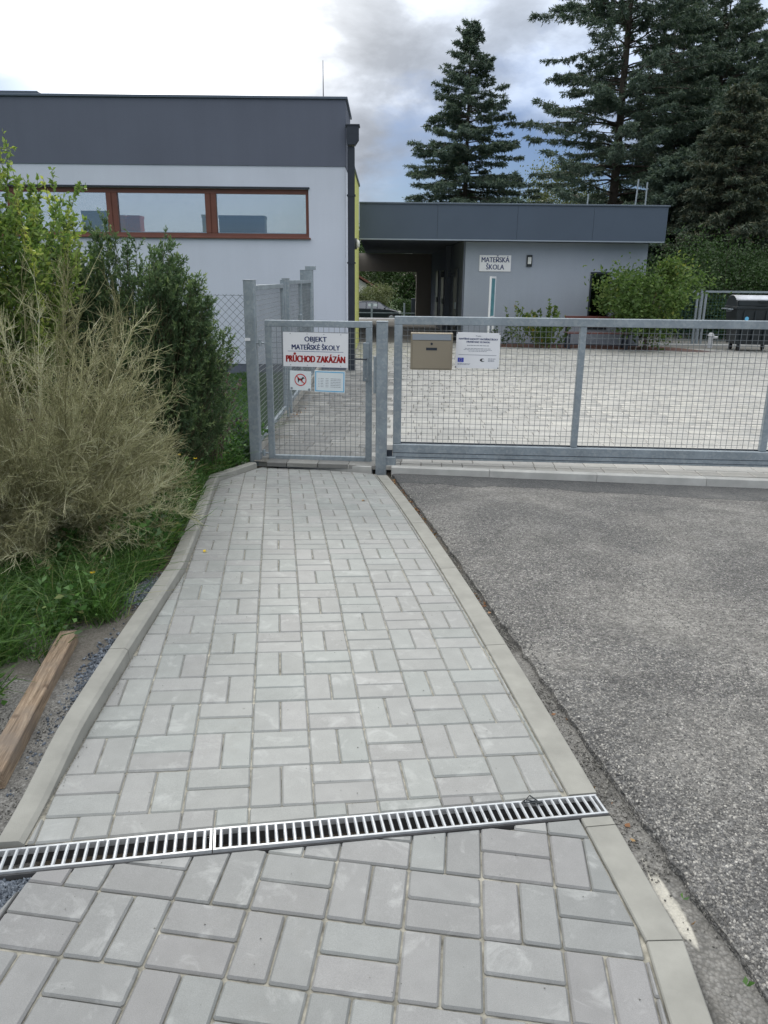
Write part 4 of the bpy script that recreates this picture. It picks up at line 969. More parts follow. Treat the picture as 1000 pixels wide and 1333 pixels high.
# rainwater pipe
rp = empty('downpipe', (-.675, LBY-.02, -.3), 0, 'dark rainwater pipe with a hopper head at the corner of the white building', 'downpipe')
q = MB(); q.box(-.065, .065, -.05, .05, .0, 4.15, .012); q.obj('pipe', M['dark'], rp)
q = MB(); q.prism([(-.07, 4.17), (.07, 4.17), (.14, 4.27), (.14, 4.48), (-.08, 4.48), (-.08, 4.27)], -.12, .12); q.box(-.10, .16, -.13, .13, 4.481, 4.51, .004); q.obj('hopper', M['dark'], rp)
q = MB()
for z in (.9, 2.1, 3.3): q.box(-.08, .08, -.06, .07, z, z+.03)
q.obj('pipe_clip', M['dark'], rp)
wl_ = empty('wall_lamp', (-.785, 19.6, 2.33), R(90), 'round white lamp on the yellow side wall of the white building', 'lamp')
q = MB(); q.cyl((0, 0, 0), (0, -.06, 0), .13, n=16); q.obj('lamp_base', M['dark'], wl_); q = MB(); q.cyl((0, -.06, 0), (0, -.13, 0), .11, .07, n=16); q.obj('lamp_cover', M['lamp_glass'], wl_, True)
an = empty('antenna_mast', (-1.27, LBY+1.2, 4.6), 0, 'thin lightning rod on the roof of the white building', 'antenna'); q = MB(); q.cyl((0, 0, 0), (0, 0, .95), .012, .006, n=6); q.obj('rod', M['dark'], an)
q = MB(); q.box(-.08, .08, -.08, .08, 0, .1); q.obj('foot', M['dark'], an)

# ------------------------------------------------------------ low far building with passage
FA = R(.8)
fb = empty('kindergarten_building', (-.78, 23.0, -.4), FA, 'low grey building with a deep dark fascia and an open passage', 'building')
def lf(q, name, mat, par=fb, smooth=False): return q.obj(name, M[mat], par, smooth)
# local: x from the left corner, z above -.4
ZS, ZT = 3.02, 3.98
q = MB()
for xa, xb in ((0, 2.2), (2.2, 4.45), (4.45, 6.6), (6.6, 8.68)): q.box(xa+.0015, xb-.0015, 0, .05, ZS, ZT-.05, .004)
q.box(8.63, 8.68, .051, 6, ZS, ZT-.05); lf(q, 'fascia_panel', 'fascia')
q = MB(); q.box(-.0, 8.72, -.03, 6.0, ZT-.049, ZT, .008); lf(q, 'roof_edge', 'coping')
q = MB(); q.box(0, 8.66, -.012, .06, ZS-.035, ZS-.001); lf(q, 'drip_edge', 'mailflap')
q = MB(); q.box(0.01, 8.62, .061, 14.0, ZS+.02, ZS+.1); lf(q, 'soffit', 'pass_dark')
q = MB(); q.box(3.07, 8.36, .42, .7, .12, ZS-.04); q.box(8.06, 8.36, .701, 6, .12, ZS-.04); wv_ = lf(q, 'wall', 'grey_wall')
q = MB(); q.box(3.08, 8.35, .435, .7, -.2, .119); lf(q, 'plinth', 'dark_band')
q = MB(); q.box(3.02, 3.069, .45, 4.4, -.2, ZS); q.box(2.86, 3.069, 4.41, 4.9, -.2, ZS); q.box(3.0, 3.069, 4.91, 13.5, -.2, ZS); lf(q, 'passage_wall', 'pass_dark')
q = MB(); q.box(2.33, 3.0, 13.5, 13.8, -.2, ZS); q.box(-.5, 2.33, 13.5, 13.8, 2.24, ZS); lf(q, 'end_wall', 'pass_beige')
q = MB(); q.box(-.6, -.3, .1, 13.5, -.2, ZS); lf(q, 'passage_left_wall', 'pass_dark')
for i, yy_ in enumerate((1.6, 6.5, 9.2)):
    q = MB(); q.box(2.975, 3.018 if yy_ < 4 else 2.999, yy_, yy_+1.1, .05, 2.25); d_ = lf(q, 'door', 'dark'); q = MB(); q.box(2.93, 2.974, yy_+.12, yy_+.16, 1.05, 1.25); q.obj('handle', M['galv'], d_)
for yy_ in (3.0, 5.6): q = MB(); q.box(2.80, 2.859 if 4 < yy_ < 5 else 2.9, yy_, yy_+.1, 2.0, 2.2); q.box(2.9, 3.02, yy_+.03, yy_+.07, 2.08, 2.12); lf(q, 'wall_light', 'dark')
q = MB(); q.box(6.75, 7.35, .40, .419, .55, 2.18); w_ = lf(q, 'window_frame', 'dark'); q = MB(); q.box(6.8, 7.30, .392, .399, .6, 2.13); q.obj('pane', M['darkglass'], w_)
s5 = empty('school_name_sign', (0, 0, 0), FA, 'white name plate reading materska skola on the grey wall left of the wall lamp', 'sign')
fbm = Matrix.Translation(fb.location) @ Matrix.Rotation(FA, 4, 'Z')
s5.location = fbm @ Vector((3.94, .40, 2.39)); q = MB(); q.box(-.46, .46, 0, .015, -.225, .225, .003); q.obj('plate', M['whitepl'], s5)
text('MATEŘSKÁ', .20, M['blue_ink'], s5, 0, .09, bold=.005, sx=.82); text('ŠKOLA', .20, M['blue_ink'], s5, 0, -.11, bold=.005, sx=.85)
s6 = empty('wall_lamp', fbm @ Vector((4.93, .42, 2.47)), FA, 'small rectangular black lamp on the grey wall right of the name plate', 'lamp')
q = MB(); q.box(-.08, .08, -.05, 0, -.16, .16, .01); q.obj('lamp_body', M['black'], s6); q = MB(); q.box(-.05, .05, -.062, -.0505, -.09, .10, .004); q.obj('lamp_cover', M['lamp_glass'], s6)
for i, (x_, y_, h_, l_) in enumerate(((8.1, 27, .95, 'taller thin grey roof pole at the right end of the low building'), (8.6, 27.5, .92, 'second thin grey roof pole nearest the right roof edge'), (7.0, 29, .7, 'shortest thin grey roof pole in front of the dark trees'))):
    g = empty('roof_pole', (x_, y_, 3.4), 0, l_, 'pole'); q = MB(); q.cyl((0, 0, 0), (.05*(i != 1), 0, h_+.35), .025, n=6); q.obj('pole', M['galv'], g); q = MB(); q.box(-.1, .1, -.1, .1, 0, .08); q.obj('foot', M['galv'], g)

# info stand, bench, planter bed
bed = MB(); pts_ = [(2.5, 22.35), (5.5, 22.2), (7.4, 22.0), (8.7, 21.7), (9.35, 21.9), (8.8, 22.8), (8.4, 23.5), (2.4, 23.42)]
n_ = len(pts_); bed.add([(x, y, float(yardz(x, y))+.0) for x, y in pts_]+[(5.5, 22.9, -.26)]+[(x, y, float(yardz(x, y))-.08) for x, y in pts_], [(i, (i+1) % n_, n_) for i in range(n_)]+[(n_+1+i, n_+1+(i+1) % n_, (i+1) % n_, i) for i in range(n_)])
bd = bed.obj('planting_bed', M['mulch']); tag(bd, kind='structure')
st_ = empty('info_stand', (2.92, 22.0, -.33), R(70), 'slim free-standing info board in a white frame before the grey wall', 'info board')
for x_ in (-.27, .27): q = MB(); q.box(x_-.025, x_+.025, -.025, .025, 0, 1.95, .004); q.obj('leg', M['whitepl'], st_)
q = MB(); q.box(-.244, .244, -.02, .02, 1.9, 1.95); q.box(-.244, .244, -.02, .02, .85, .9); q.obj('frame', M['whitepl'], st_)
q = MB(); q.box(-.244, .244, -.012, .012, .901, 1.899); q.obj('poster', M['teal'], st_)
bn = empty('park_bench', (5.95, 22.35, -.33), R(1), 'low bench with a red-brown slatted back between the two bushes', 'bench')
for s_ in (-.82, .82):
    q = MB(); q.box(s_-.03, s_+.03, -.35, -.29, 0, .44); q.box(s_-.03, s_+.03, .04, .10, 0, .88); q.box(s_-.03, s_+.03, -.29, .04, .38, .44); q.obj('leg', M['dark'], bn)
for k in range(4): q = MB(); q.box(-.9, .9, -.36+k*.11, -.27+k*.11, .441, .475, .005); q.obj('seat_slat', M['rust'], bn)
for k in range(3): q = MB(); q.box(-.9, .9, .005, .038, .60+k*.11, .69+k*.11, .005); q.obj('back_slat', M['rust'], bn)
hy = empty('hydrant', (9.75, 23.6, -.42), 0, 'small white standpipe tap on the ground left of the rubbish container', 'standpipe')
q = MB(); q.cyl((0, 0, 0), (0, 0, .42), .07, n=10); q.cyl((0, 0, .42), (0, 0, .5), .10, .05, n=10); q.obj('pipe', M['whitepl'], hy); q = MB(); q.cyl((.05, 0, .36), (.2, 0, .36), .04, n=8); q.obj('spout', M['whitepl'], hy)
# rubbish container
ct_ = empty('rubbish_container', (10.55, 22.7, -.36), R(-6), 'black four-wheeled rubbish container with a pale domed lid', 'rubbish container')
def loftbox(w0, d0, w1, d1, z0, z1): return MB().add([(-w0, -d0, z0), (w0, -d0, z0), (w0, d0, z0), (-w0, d0, z0), (-w1, -d1, z1), (w1, -d1, z1), (w1, d1, z1), (-w1, d1, z1)], [(0, 3, 2, 1), (4, 5, 6, 7), (0, 1, 5, 4), (1, 2, 6, 5), (2, 3, 7, 6), (3, 0, 4, 7)])
q = loftbox(.56, .40, .66, .50, .2, 1.18); q.box(-.69, .69, -.53, .53, 1.181, 1.25, .01); q.obj('container_body', M['black'], ct_)
q = MB(); 
for x_ in (-.45, -.15, .15, .45): q.box(x_-.02, x_+.02, -.53, -.45, .3, 1.12)
q.obj('rib', M['black'], ct_)
for s_ in (-1, 1):
    q = MB(); q.prism([(math.cos(a_)*.50, 1.22+math.sin(a_)*.325) for a_ in np.linspace(0, math.pi, 14)], 0, .05); o = q.obj('lid_cheek', M['black'], ct_); o.rotation_euler.z = R(90); o.location = (s_*.66+.025, 0, 0)
q = MB(); vs = []; fs = []; A_ = np.linspace(R(38), R(168), 14)
for a_ in A_: vs += [(-.68, -math.cos(a_)*.51, 1.22+math.sin(a_)*.33), (.68, -math.cos(a_)*.51, 1.22+math.sin(a_)*.33)]
for i in range(len(A_)-1): fs.append((2*i, 2*i+1, 2*i+3, 2*i+2))
q.add(vs, fs); o = q.obj('lid', M['lid'], ct_, True); sm = o.modifiers.new('s', 'SOLIDIFY'); sm.thickness = .02
q = MB(); q.box(-.66, .66, -.515, -.42, 1.251, 1.42, .02); q.obj('lid_front', M['black'], ct_)
q = MB(); q.box(-.12, .12, -.56, -.516, 1.36, 1.42, .006); q.obj('handle', M['black'], ct_)
for x_ in (-.73, .73): q = MB(); q.cyl((x_-.07, 0, 1.12), (x_+.07, 0, 1.12), .03, n=8); q.obj('lifting_arm', M['galv'], ct_)
q = MB(); q.box(-.84, -.72, -.35, .35, 1.151, 1.18); q.obj('side_rail', M['galv'], ct_)
for sx_ in (-.45, .45):
    for sy_ in (-.32, .32): q = MB(); q.cyl((sx_-.025, sy_, .1), (sx_+.025, sy_, .1), .1, n=12); w_ = q.obj('wheel', M['tyre'], ct_); q = MB(); q.box(sx_-.04, sx_+.04, sy_-.03, sy_+.03, .15, .22); q.obj('castor_fork', M['galv'], w_)
q = MB(); q.cyl((-.38, -.535, .92), (-.38, -.530, .92), .055, n=16); q.obj('round_sticker', M['cyan'], ct_)
q = MB(); q.box(-.17, .33, -.537, -.532, .76, .87); lbx = q.obj('maker_label', M['red_ink'], ct_); text('SULO', .13, M['whitepl'], lbx, .08, .815, y=-.5385, bold=.004)
# fence on the right
def pfence(x0, x1, y, z0, z1, label, step=.05):
    g = empty('mesh_fence_panel', (x0, y, z0), 0, label, 'fence'); L = x1-x0; H = z1-z0
    for a_, b_ in ((0, .06), (L-.06, L)): q = MB(); q.box(a_, b_, -.03, .03, 0, H); q.obj('stile', M['galv'], g)
    q = MB(); q.box(.0605, L-.0605, -.03, .03, H-.06, H); q.obj('top_rail', M['galv'], g); q = MB(); q.box(.0605, L-.0605, -.03, .03, 0, .06); q.obj('bottom_rail', M['galv'], g)
    wire_mesh(.06, L-.06, .06, H-.06, .1, .0035).obj('wire_mesh', M['dkwire'], g)
pfence(9.9, 13.2, 24.8, -.40, 1.28, 'galvanised framed mesh fence panel behind the rubbish container')
pfence(8.6, 9.7, 24.8, -.40, 1.28, 'narrow framed mesh fence panel behind the leafy bush')
post(9.80, 24.8, -.45, 1.32, .08, .08, 'galvanised fence post between the two framed mesh panels on the right', 0, 'fence_post')
b_ = MB(); b_.box(8.5, 14, 24.5, 24.62, -.5, -.33, .01); tag(b_.obj('boundary_kerb', M['kerb_light']), 'long pale kerb stone at the foot of the framed mesh fence on the right', 'kerb')

# ------------------------------------------------------------ beyond the passage
ws = MB(); ws.box(-2.2, 1.25, 38.6, 38.9, -.6, -.32, .01); tag(ws.obj('white_step', M['whitepl']), 'white painted low step at the far end of the passage', 'step')
ff_ = empty('wire_fence', (-2.5, 44, -.75), 0, 'dark low wire fence beyond the passage in front of the parked car', 'fence')
for x_ in (.0, 1.7, 3.5, 5.3): q = MB(); q.box(x_-.05, x_+.05, -.05, .05, 0, 1.0); q.obj('post', M['galv'], ff_)
q = MB(); q.box(0, 5.3, -.06, -.051, .45, .49); q.obj('rail', M['galv'], ff_)
nb_ = empty('notice_board', (1.75, 44.5, -.75), 0, 'dark utility cabinet with a white notice beyond the passage', 'cabinet'); q = MB(); q.box(-.35, .35, -.12, .12, 0, 1.25, .02); q.obj('cabinet_body', M['dark'], nb_); q = MB(); q.box(-.12, .16, -.13, -.121, .7, 1.1); q.obj('notice', M['whitepl'], nb_)
GZF = -1.58
cr_ = empty('parked_car', (-.9, 60, GZF), 0, 'dark grey hatchback parked beyond the passage', 'car')
def car():
    # stations along x: (x, zlow, zbelt, zroof, halfwidth, roof halfwidth)
    st = [(-2.0, .38, .80, .95, .72, .60), (-1.92, .28, .92, 1.12, .80, .60), (-1.55, .22, .95, 1.40, .86, .60), (-.9, .22, .95, 1.49, .88, .62), (0, .22, .94, 1.50, .88, .62), (.45, .22, .92, 1.40, .88, .60), (1.0, .22, .90, 1.06, .87, .62), (1.25, .22, .88, .93, .86, .70), (1.8, .24, .74, .78, .82, .66), (2.05, .34, .60, .64, .70, .56)]
    vs = []; fs = []
    for x, zl, zb, zr, w, wr in st: vs += [(x, -w*.94, zl), (x, -w, (zl+zb)/2), (x, -w, zb), (x, -wr, zr), (x, wr, zr), (x, w, zb), (x, w, (zl+zb)/2), (x, w*.94, zl)]
    n = 8
    for i in range(len(st)-1):
        for j in range(n): a_, b_ = i*n+j, i*n+(j+1) % n; fs.append((a_, a_+n, b_+n, b_))
    fs += [tuple(range(n)), tuple(range((len(st)-1)*n, len(st)*n))[::-1]]
    q = MB(); q.add(vs, fs); q.obj('body', M['carpaint'], cr_)
    q = MB()
    for side in (-1, 1):
        for poly in ([(-1.35, .98), (-.62, .98), (-.62, 1.40), (-1.15, 1.38)], [(-.54, .98), (.2, .97), (.2, 1.42), (-.54, 1.42)], [(.28, .97), (.95, .94), (.48, 1.33), (.28, 1.41)]):
            pts = []
            for x, z in poly: k = (z-.94)/.56; pts.append((x, side*(.88-.26*k+.012), z))
            q.add(pts, [(0, 1, 2, 3)])
    q.add([(.50, -.58, 1.385), (1.02, -.60, 1.07), (1.02, .60, 1.07), (.50, .58, 1.385)], [(0, 1, 2, 3)]); q.add([(-1.60, -.56, 1.39), (-1.95, -.58, 1.10), (-1.95, .58, 1.10), (-1.60, .56, 1.39)], [(3, 2, 1, 0)])
    q.obj('window', M['carglass'], cr_)
    for x in (-1.3, 1.3):
        for s in (-1, 1):
            q = MB(); q.cyl((x, s*.70, .31), (x, s*.90, .31), .31, n=18); w = q.obj('wheel', M['tyre'], cr_); q = MB(); q.cyl((x, s*.901, .31), (x, s*.915, .31), .2, .15, n=10); q.obj('rim', M['rim'], w)
    for s in (-1, 1):
        q = MB(); q.box(1.80, 2.0, s*.66-.14, s*.66+.14, .60, .76, .02); q.obj('headlight', M['lamp_glass'], cr_); q = MB(); q.box(-2.0, -1.86, s*.70-.1, s*.70+.1, .80, 1.05, .02); q.obj('tail_light', M['redlamp'], cr_)
        q = MB(); q.box(.72, .86, s*.95-.08, s*.95+.08, .93, 1.05, .02); q.obj('mirror', M['carpaint'], cr_)
    q = MB()
    for x in (-.45, -.05): q.box(x, x+.28, -.80, -.795, 1.12, 1.32)
    q.obj('window_paper', M['whitepaper'], cr_)
car()
hs = empty('cottage', (-4.0, 74, -1.6), R(4), 'pale cottage under a red-brown pitched roof beyond the car', 'house')
q = MB(); q.box(-4, 2.2, 0, 8, 0, 2.6); q.prism([(-4, 2.6), (2.2, 2.6), (-.9, 4.6)], .001, 8); q.obj('wall', M['cream'], hs)
q = MB(); 
for s_, x_ in ((-1, -5.0), (1, 3.9)): q.add([(-.9, -.5, 4.85), (x_, -.5, 1.95), (x_, 8.5, 1.95), (-.9, 8.5, 4.85), (-.9, -.5, 4.65), (x_, -.5, 1.75), (x_, 8.5, 1.75), (-.9, 8.5, 4.65)], [(0, 1, 2, 3), (4, 7, 6, 5), (0, 4, 5, 1), (1, 5, 6, 2), (2, 6, 7, 3)])
q.obj('roof', M['roof'], hs); q = MB(); q.box(.4, 1.3, -.03, -.001, .9, 2.0); q.obj('window', M['darkglass'], hs)

# ------------------------------------------------------------ vegetation
def tree_root(name, loc, label, cat_='tree', group=None): return empty(name, loc, 0, label, cat_, group)
def conifer(loc, H, Rm, label, seed, mat='needle', z0=.06, dens=1.0, droop=.35, top=.0, lean=0., gap=0., group=None, power=.85, nsc=1.0):
    rg = np.random.default_rng(seed); root = tree_root('spruce_tree', loc, label, 'tree', group)
    q = MB(); nseg = 8; px = 0
    for i in range(nseg):
        a_, b_ = i/nseg, (i+1)/nseg; ra, rb_ = .022*H*(1-a_)**.8*.55+.01, .022*H*(1-b_)**.8*.55+.008
        q.cyl((lean*H*a_, 0, H*a_), (lean*H*b_, 0, H*b_), ra, rb_, 8, False)
    q.obj('trunk', M['bark'], root, True)
    BA, BB, BR0, BR1 = [], [], [], []; LP, LD, LL = [], [], []
    z = H*z0
    while z < H*.985:
        k = z/H; rad = Rm*((1-k)**power)*(1 if k > .12 else .6+.4*k/.12)+.12
        nb = int((7+4*(1-k))*1.0)
        for b in range(nb):
            az = rg.uniform(0, 2*math.pi); L = rad*rg.uniform(.62, 1.12)
            if gap and rg.random() < gap: L *= .55
            d = np.array([math.cos(az), math.sin(az), 0]); up = .35*k+rg.uniform(-.08, .12)
            ns = max(3, int(L/.45)); p = np.array([lean*z, 0, z+rg.uniform(-.15, .15)]); pts = [p]
            for s in range(ns):
                f = (s+1)/ns; slope = up - droop*math.sin(f*math.pi*.75)*(1-k*.6) + .25*max(0, f-.7)
                p = p + (d + np.array([0, 0, slope]) + rg.normal(size=3)*.08)*(L/ns); pts.append(p)
            for s in range(ns):
                BA.append(pts[s]); BB.append(pts[s+1]); BR0.append(.018*L*(1-s/ns)*.6+.006); BR1.append(.018*L*(1-(s+1)/ns)*.6+.004)
            # side sprays
            m = int(L/.095*dens)+4
            side = np.array([-d[1], d[0], 0])
            fr = np.sqrt(rg.random(m)*.97+.03)
            for f in fr:
                i0 = min(int(f*ns), ns-1); pp = pts[i0]+(pts[i0+1]-pts[i0])*(f*ns-i0)
                sl = (.18+.30*(1-f))*min(1.6, .5+L*.28)*rg.uniform(.6, 1.15); sg = 1 if rg.random() < .5 else -1
                sd_ = d*rg.uniform(.3, .8)+side*sg*rg.uniform(.4, 1.0)+np.array([0, 0, -rg.uniform(.1, .75)*(1-k*.7)]); sd_ /= np.linalg.norm(sd_)
                nn = int(12+sl*34)
                tt = rg.random(nn)[:, None]; pos = pp+sd_*sl*tt + rg.normal(size=(nn, 3))*.02
                dirs = sd_*.8+rg.normal(size=(nn, 3))*.55+np.array([0, 0, -.1])
                LP.append(pos); LD.append(dirs); LL.append(np.full(nn, .115*nsc+.04*rg.random()))
        z += (.30+.14*rg.random())*(.6+.4*(1-k))*H/14
    BA, BB = np.array(BA), np.array(BB); v, f, r = twigs(BA, BB, np.array(BR0), np.array(BR1), None, rg); np_mesh('branches', v, f, r, M['bark'], root)
    P, D, L_ = np.concatenate(LP), np.concatenate(LD), np.concatenate(LL)
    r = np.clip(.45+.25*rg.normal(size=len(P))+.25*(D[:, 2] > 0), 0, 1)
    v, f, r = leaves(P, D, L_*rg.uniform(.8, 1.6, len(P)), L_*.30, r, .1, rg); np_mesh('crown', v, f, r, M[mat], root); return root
def crown_pts(rg, n, rx, ry, rz, clumps=26, spread=.30):
    c = unit(rg.normal(size=(clumps, 3)))*rg.uniform(.35, 1.0, (clumps, 1))**.6*np.array([rx, ry, rz])*.82
    k = rg.integers(0, clumps, n); return c[k]+rg.normal(size=(n, 3))*np.array([rx, ry, rz])*spread*rg.uniform(.5, 1.1, (clumps, 1))[k], k
def broadleaf(name, loc, H, rx, rz, mat, label, seed, n=16000, ls=.09, cat_='tree', clumps=30, spread=.2, trunk=True, group=None, hang=0.):
    rg = np.random.default_rng(seed); root = tree_root(name, loc, label, cat_, group); cz = H-rz
    p, k = crown_pts(rg, n, rx, rx, rz, clumps, spread); tone = rg.random(clumps)[k]*.5+rg.random(n)*.5
    d = unit(rg.normal(size=(n, 3)))+np.array([0, 0, .2-hang]); p[:, 2] += cz
    p[:, 2] = np.maximum(p[:, 2], .05)
    v, f, r = leaves(p, d, ls*rg.uniform(.7, 1.4, n), ls*.6*rg.uniform(.7, 1.2, n), tone, .15, rg); np_mesh('crown', v, f, r, M[mat], root)
    A, B = [], []; q = MB(); q.cyl((0, 0, -.1), (0, 0, cz*1.0), .03*H*.6, .012*H*.6, 8, False); q.obj('trunk', M['bark'], root, True)
    cc = p[rg.integers(0, n, 60)]; st0 = np.stack([np.zeros(60), np.zeros(60), rg.uniform(.2, .9, 60)*cz], -1); mid = (st0+cc)/2+rg.normal(size=(60, 3))*.08*rx
    v1 = twigs(st0, mid, .012*H*.5, .007*H*.5, None, rg); v2 = twigs(mid, cc, .007*H*.5, .003, None, rg); v, f, r = cat([v1, v2]); np_mesh('branches', v, f, r, M['bark'], root)
    return root
GF = -.6
conifer((3.95, 42, GF), 14.1, 6.0, 'lone pointed spruce standing behind the low building', 11, z0=.36, droop=.42, dens=1.0, gap=.16, power=.9)
conifer((11.2, 41, GF), 22.5, 6.2, 'largest dark spruce with bare trunk showing, behind the right end of the roof', 12, dens=.95, gap=.25, droop=.22, power=.5)
conifer((14.9, 44, GF), 16.0, 5.4, 'broad dark spruce filling the gap left of the rightmost tall spruce', 18, 'needle', dens=1.0, power=.6)
conifer((17.4, 45, GF), 16.8, 6.0, 'tall dark spruce at the right edge of the picture', 13, 'needle', dens=.95, power=.6)
conifer((19.0, 47, GF), 16.5, 5.5, 'dark spruce behind all the others at the far right edge', 14, 'needle2', dens=.9, power=.6)
conifer((13.7, 33, GF), 9.4, 3.4, 'smaller brownish spruce in front of the tall ones behind the container', 15, 'needle2', dens=1.3, power=.7)
conifer((16.0, 36, GF), 12.0, 4.6, 'dense green spruce at the far right behind the mesh fence', 16, 'needle', dens=1.1, power=.6)
conifer((12.3, 35.5, GF), 7.4, 3.4, 'lowest dark spruce right beside the end of the low building', 17, 'needle', dens=1.3, power=.6)
broadleaf('willow_tree', (11.6, 54, -1.4), 10.8, 3.8, 4.6, 'willow', 'pale olive willow crown showing between the two spruces', 21, 26000, .16, clumps=60, spread=.16, hang=.7)
broadleaf('hedge_bush', (12.0, 29, -.5), 3.6, 3.6, 2.0, 'leafdark', 'dark hedge growing behind the framed mesh fence', 22, 30000, .10, 'bush', 50, .2)
broadleaf('hedge_bush', (16.5, 30, -.5), 3.9, 3.8, 2.2, 'leafdark', 'dark hedge at the far right behind the rubbish container', 23, 26000, .10, 'bush', 50, .2)
broadleaf('garden_tree', (2.6, 80, -1.7), 9, 5.5, 4.5, 'leafdark', 'big green tree seen through the passage behind the car', 24, 16000, .25, clumps=40)
broadleaf('garden_tree', (-3.5, 90, -1.7), 9, 6, 4.2, 'leafdark', 'tree seen through the passage behind the cottage roof', 25, 14000, .3, clumps=40)
broadleaf('garden_bush', (-1.3, 68, -1.7), 2.9, 2.0, 1.5, 'willow', 'light green bush in front of the cottage beyond the car', 26, 8000, .14, 'bush', 20)
broadleaf('garden_bush', (2.6, 67, -1.7), 2.4, 2.4, 1.2, 'leafdark', 'darker green bush right of the light one beyond the car', 27, 8000, .14, 'bush', 20)
broadleaf('far_tree', (2.7, 60, -1.7), 8.8, 2.0, 1.3, 'leafdark', 'low dark treetop line just above the roof left of the lone spruce', 28, 9000, .2, clumps=30, spread=.14)
# courtyard bushes: upright stems with leaves
def stem_bush(name, loc, W, H, nst, mat, label, seed, per=60, ls=.06, cat_='bush', flare=.45, curl=.25, lw=.5, stemr=.006, jitter=.06, branch=5, stem='stem', z_lo=.12, depth=1.0):
    rg = np.random.default_rng(seed); root = tree_root(name, loc, label, cat_); A, B, R0, R1 = [], [], [], []; P, D, T = [], [], []
    for s in range(nst):
        az = rg.uniform(0, 2*math.pi); rr = math.sqrt(rg.random()); base = np.array([math.cos(az)*rr*W*.25, math.sin(az)*rr*W*.25*depth, 0]); hh = H*(rg.uniform(.6, 1.0) if nst < 150 else rg.uniform(.8, 1.0))*(1-.28*rr)
        out = np.array([math.cos(az), math.sin(az)*depth, 0])*W*(.5*rr)*rg.uniform(.7, 1.15); n = 8; pts = []; tone = rg.random()*.5
        for i in range(n+1): f = i/n; pts.append(base+out*(f**(1+curl))*1.0+np.array([0, 0, hh*f])+rg.normal(size=3)*jitter*f*.4)
        for i in range(n): A.append(pts[i]); B.append(pts[i+1]); R0.append(stemr*(1-i/n)+.0015); R1.append(stemr*(1-(i+1)/n)+.0012)
        tw = []
        for b in range(branch):
            f = rg.uniform(.2, .95); i0 = int(f*n); pp = pts[i0]+(pts[min(i0+1, n)]-pts[i0])*(f*n-i0); dd = unit(rg.normal(size=3)*np.array([1, 1, .4])+np.array([0, 0, .8])+out*.6); L = hh*rg.uniform(.08, .24)*(1.2-f)
            A.append(pp); B.append(pp+dd*L); R0.append(.0022); R1.append(.001); tw.append((pp, dd*L))
        m = per; f = z_lo+(1-z_lo)*rg.random(m//2)**.75; i0 = np.minimum((f*n).astype(int), n-1); PP = np.array(pts); a_ = PP[i0]+(PP[i0+1]-PP[i0])*((f*n-i0)[:, None]); P.append(a_); D.append(rg.normal(size=(m//2, 3))*.8+np.array([0, 0, .6])); T.append(tone+.25+.25*rg.random(m//2)*1.0+.2*(f-.5))
        for pp, dl in tw:
            m2 = max(3, m//(2*branch)); g_ = rg.random(m2)[:, None]; P.append(pp+dl*g_); D.append(unit(dl)+rg.normal(size=(m2, 3))*.6); T.append(tone+.2+.35*rg.random(m2)+np.clip((pp[2]/H-.6), 0, 1)*.4)
    v, f, r = twigs(np.array(A), np.array(B), np.array(R0), np.array(R1), None, rg); np_mesh('stems', v, f, r, M[stem], root)
    P, D, T = np.concatenate(P), np.concatenate(D), np.clip(np.concatenate(T), 0, 1)
    v, f, r = leaves(P, D, ls*rg.uniform(.6, 1.3, len(P)), ls*lw*rg.uniform(.8, 1.2, len(P)), T, .12, rg); np_mesh('foliage', v, f, r, M[mat], root); return root
broadleaf('leafy_bush', (7.3, 22.1, -.35), 2.62, 1.6, 1.25, 'maple', 'large yellow-green leafy bush hiding the right corner of the low building', 31, 12000, .105, 'bush', 34, .17)
stem_bush('leafy_bush', (4.55, 22.3, -.33), 1.25, 1.45, 26, 'maple', 'small rounded bush left of the bench', 32, 130, .07, lw=.7, branch=8)
stem_bush('leafy_bush', (3.75, 22.2, -.33), .8, 1.5, 9, 'maple', 'thin sparse bush with one long shoot beside the info board', 33, 70, .06, lw=.7, branch=6)
stem_bush('young_bush', (3.25, 22.5, -.33), .6, .9, 8, 'leafdark', 'lowest dark bush at the foot of the info board', 34, 60, .06, lw=.7, branch=6)
def gzl(x, y): return float(ground_h(np.array(x), np.array(y)))
# tall yellow green shrub, left edge
stem_bush('tall_shrub', (-2.93, 5.35, gzl(-2.93, 5.35)), 1.35, 2.98, 210, 'yelleaf', 'tall yellow-green leafy shrub at the left edge in front of the building', 35, 460, .038, lw=.55, branch=18, curl=.0, stemr=.006, z_lo=.22, jitter=.14)
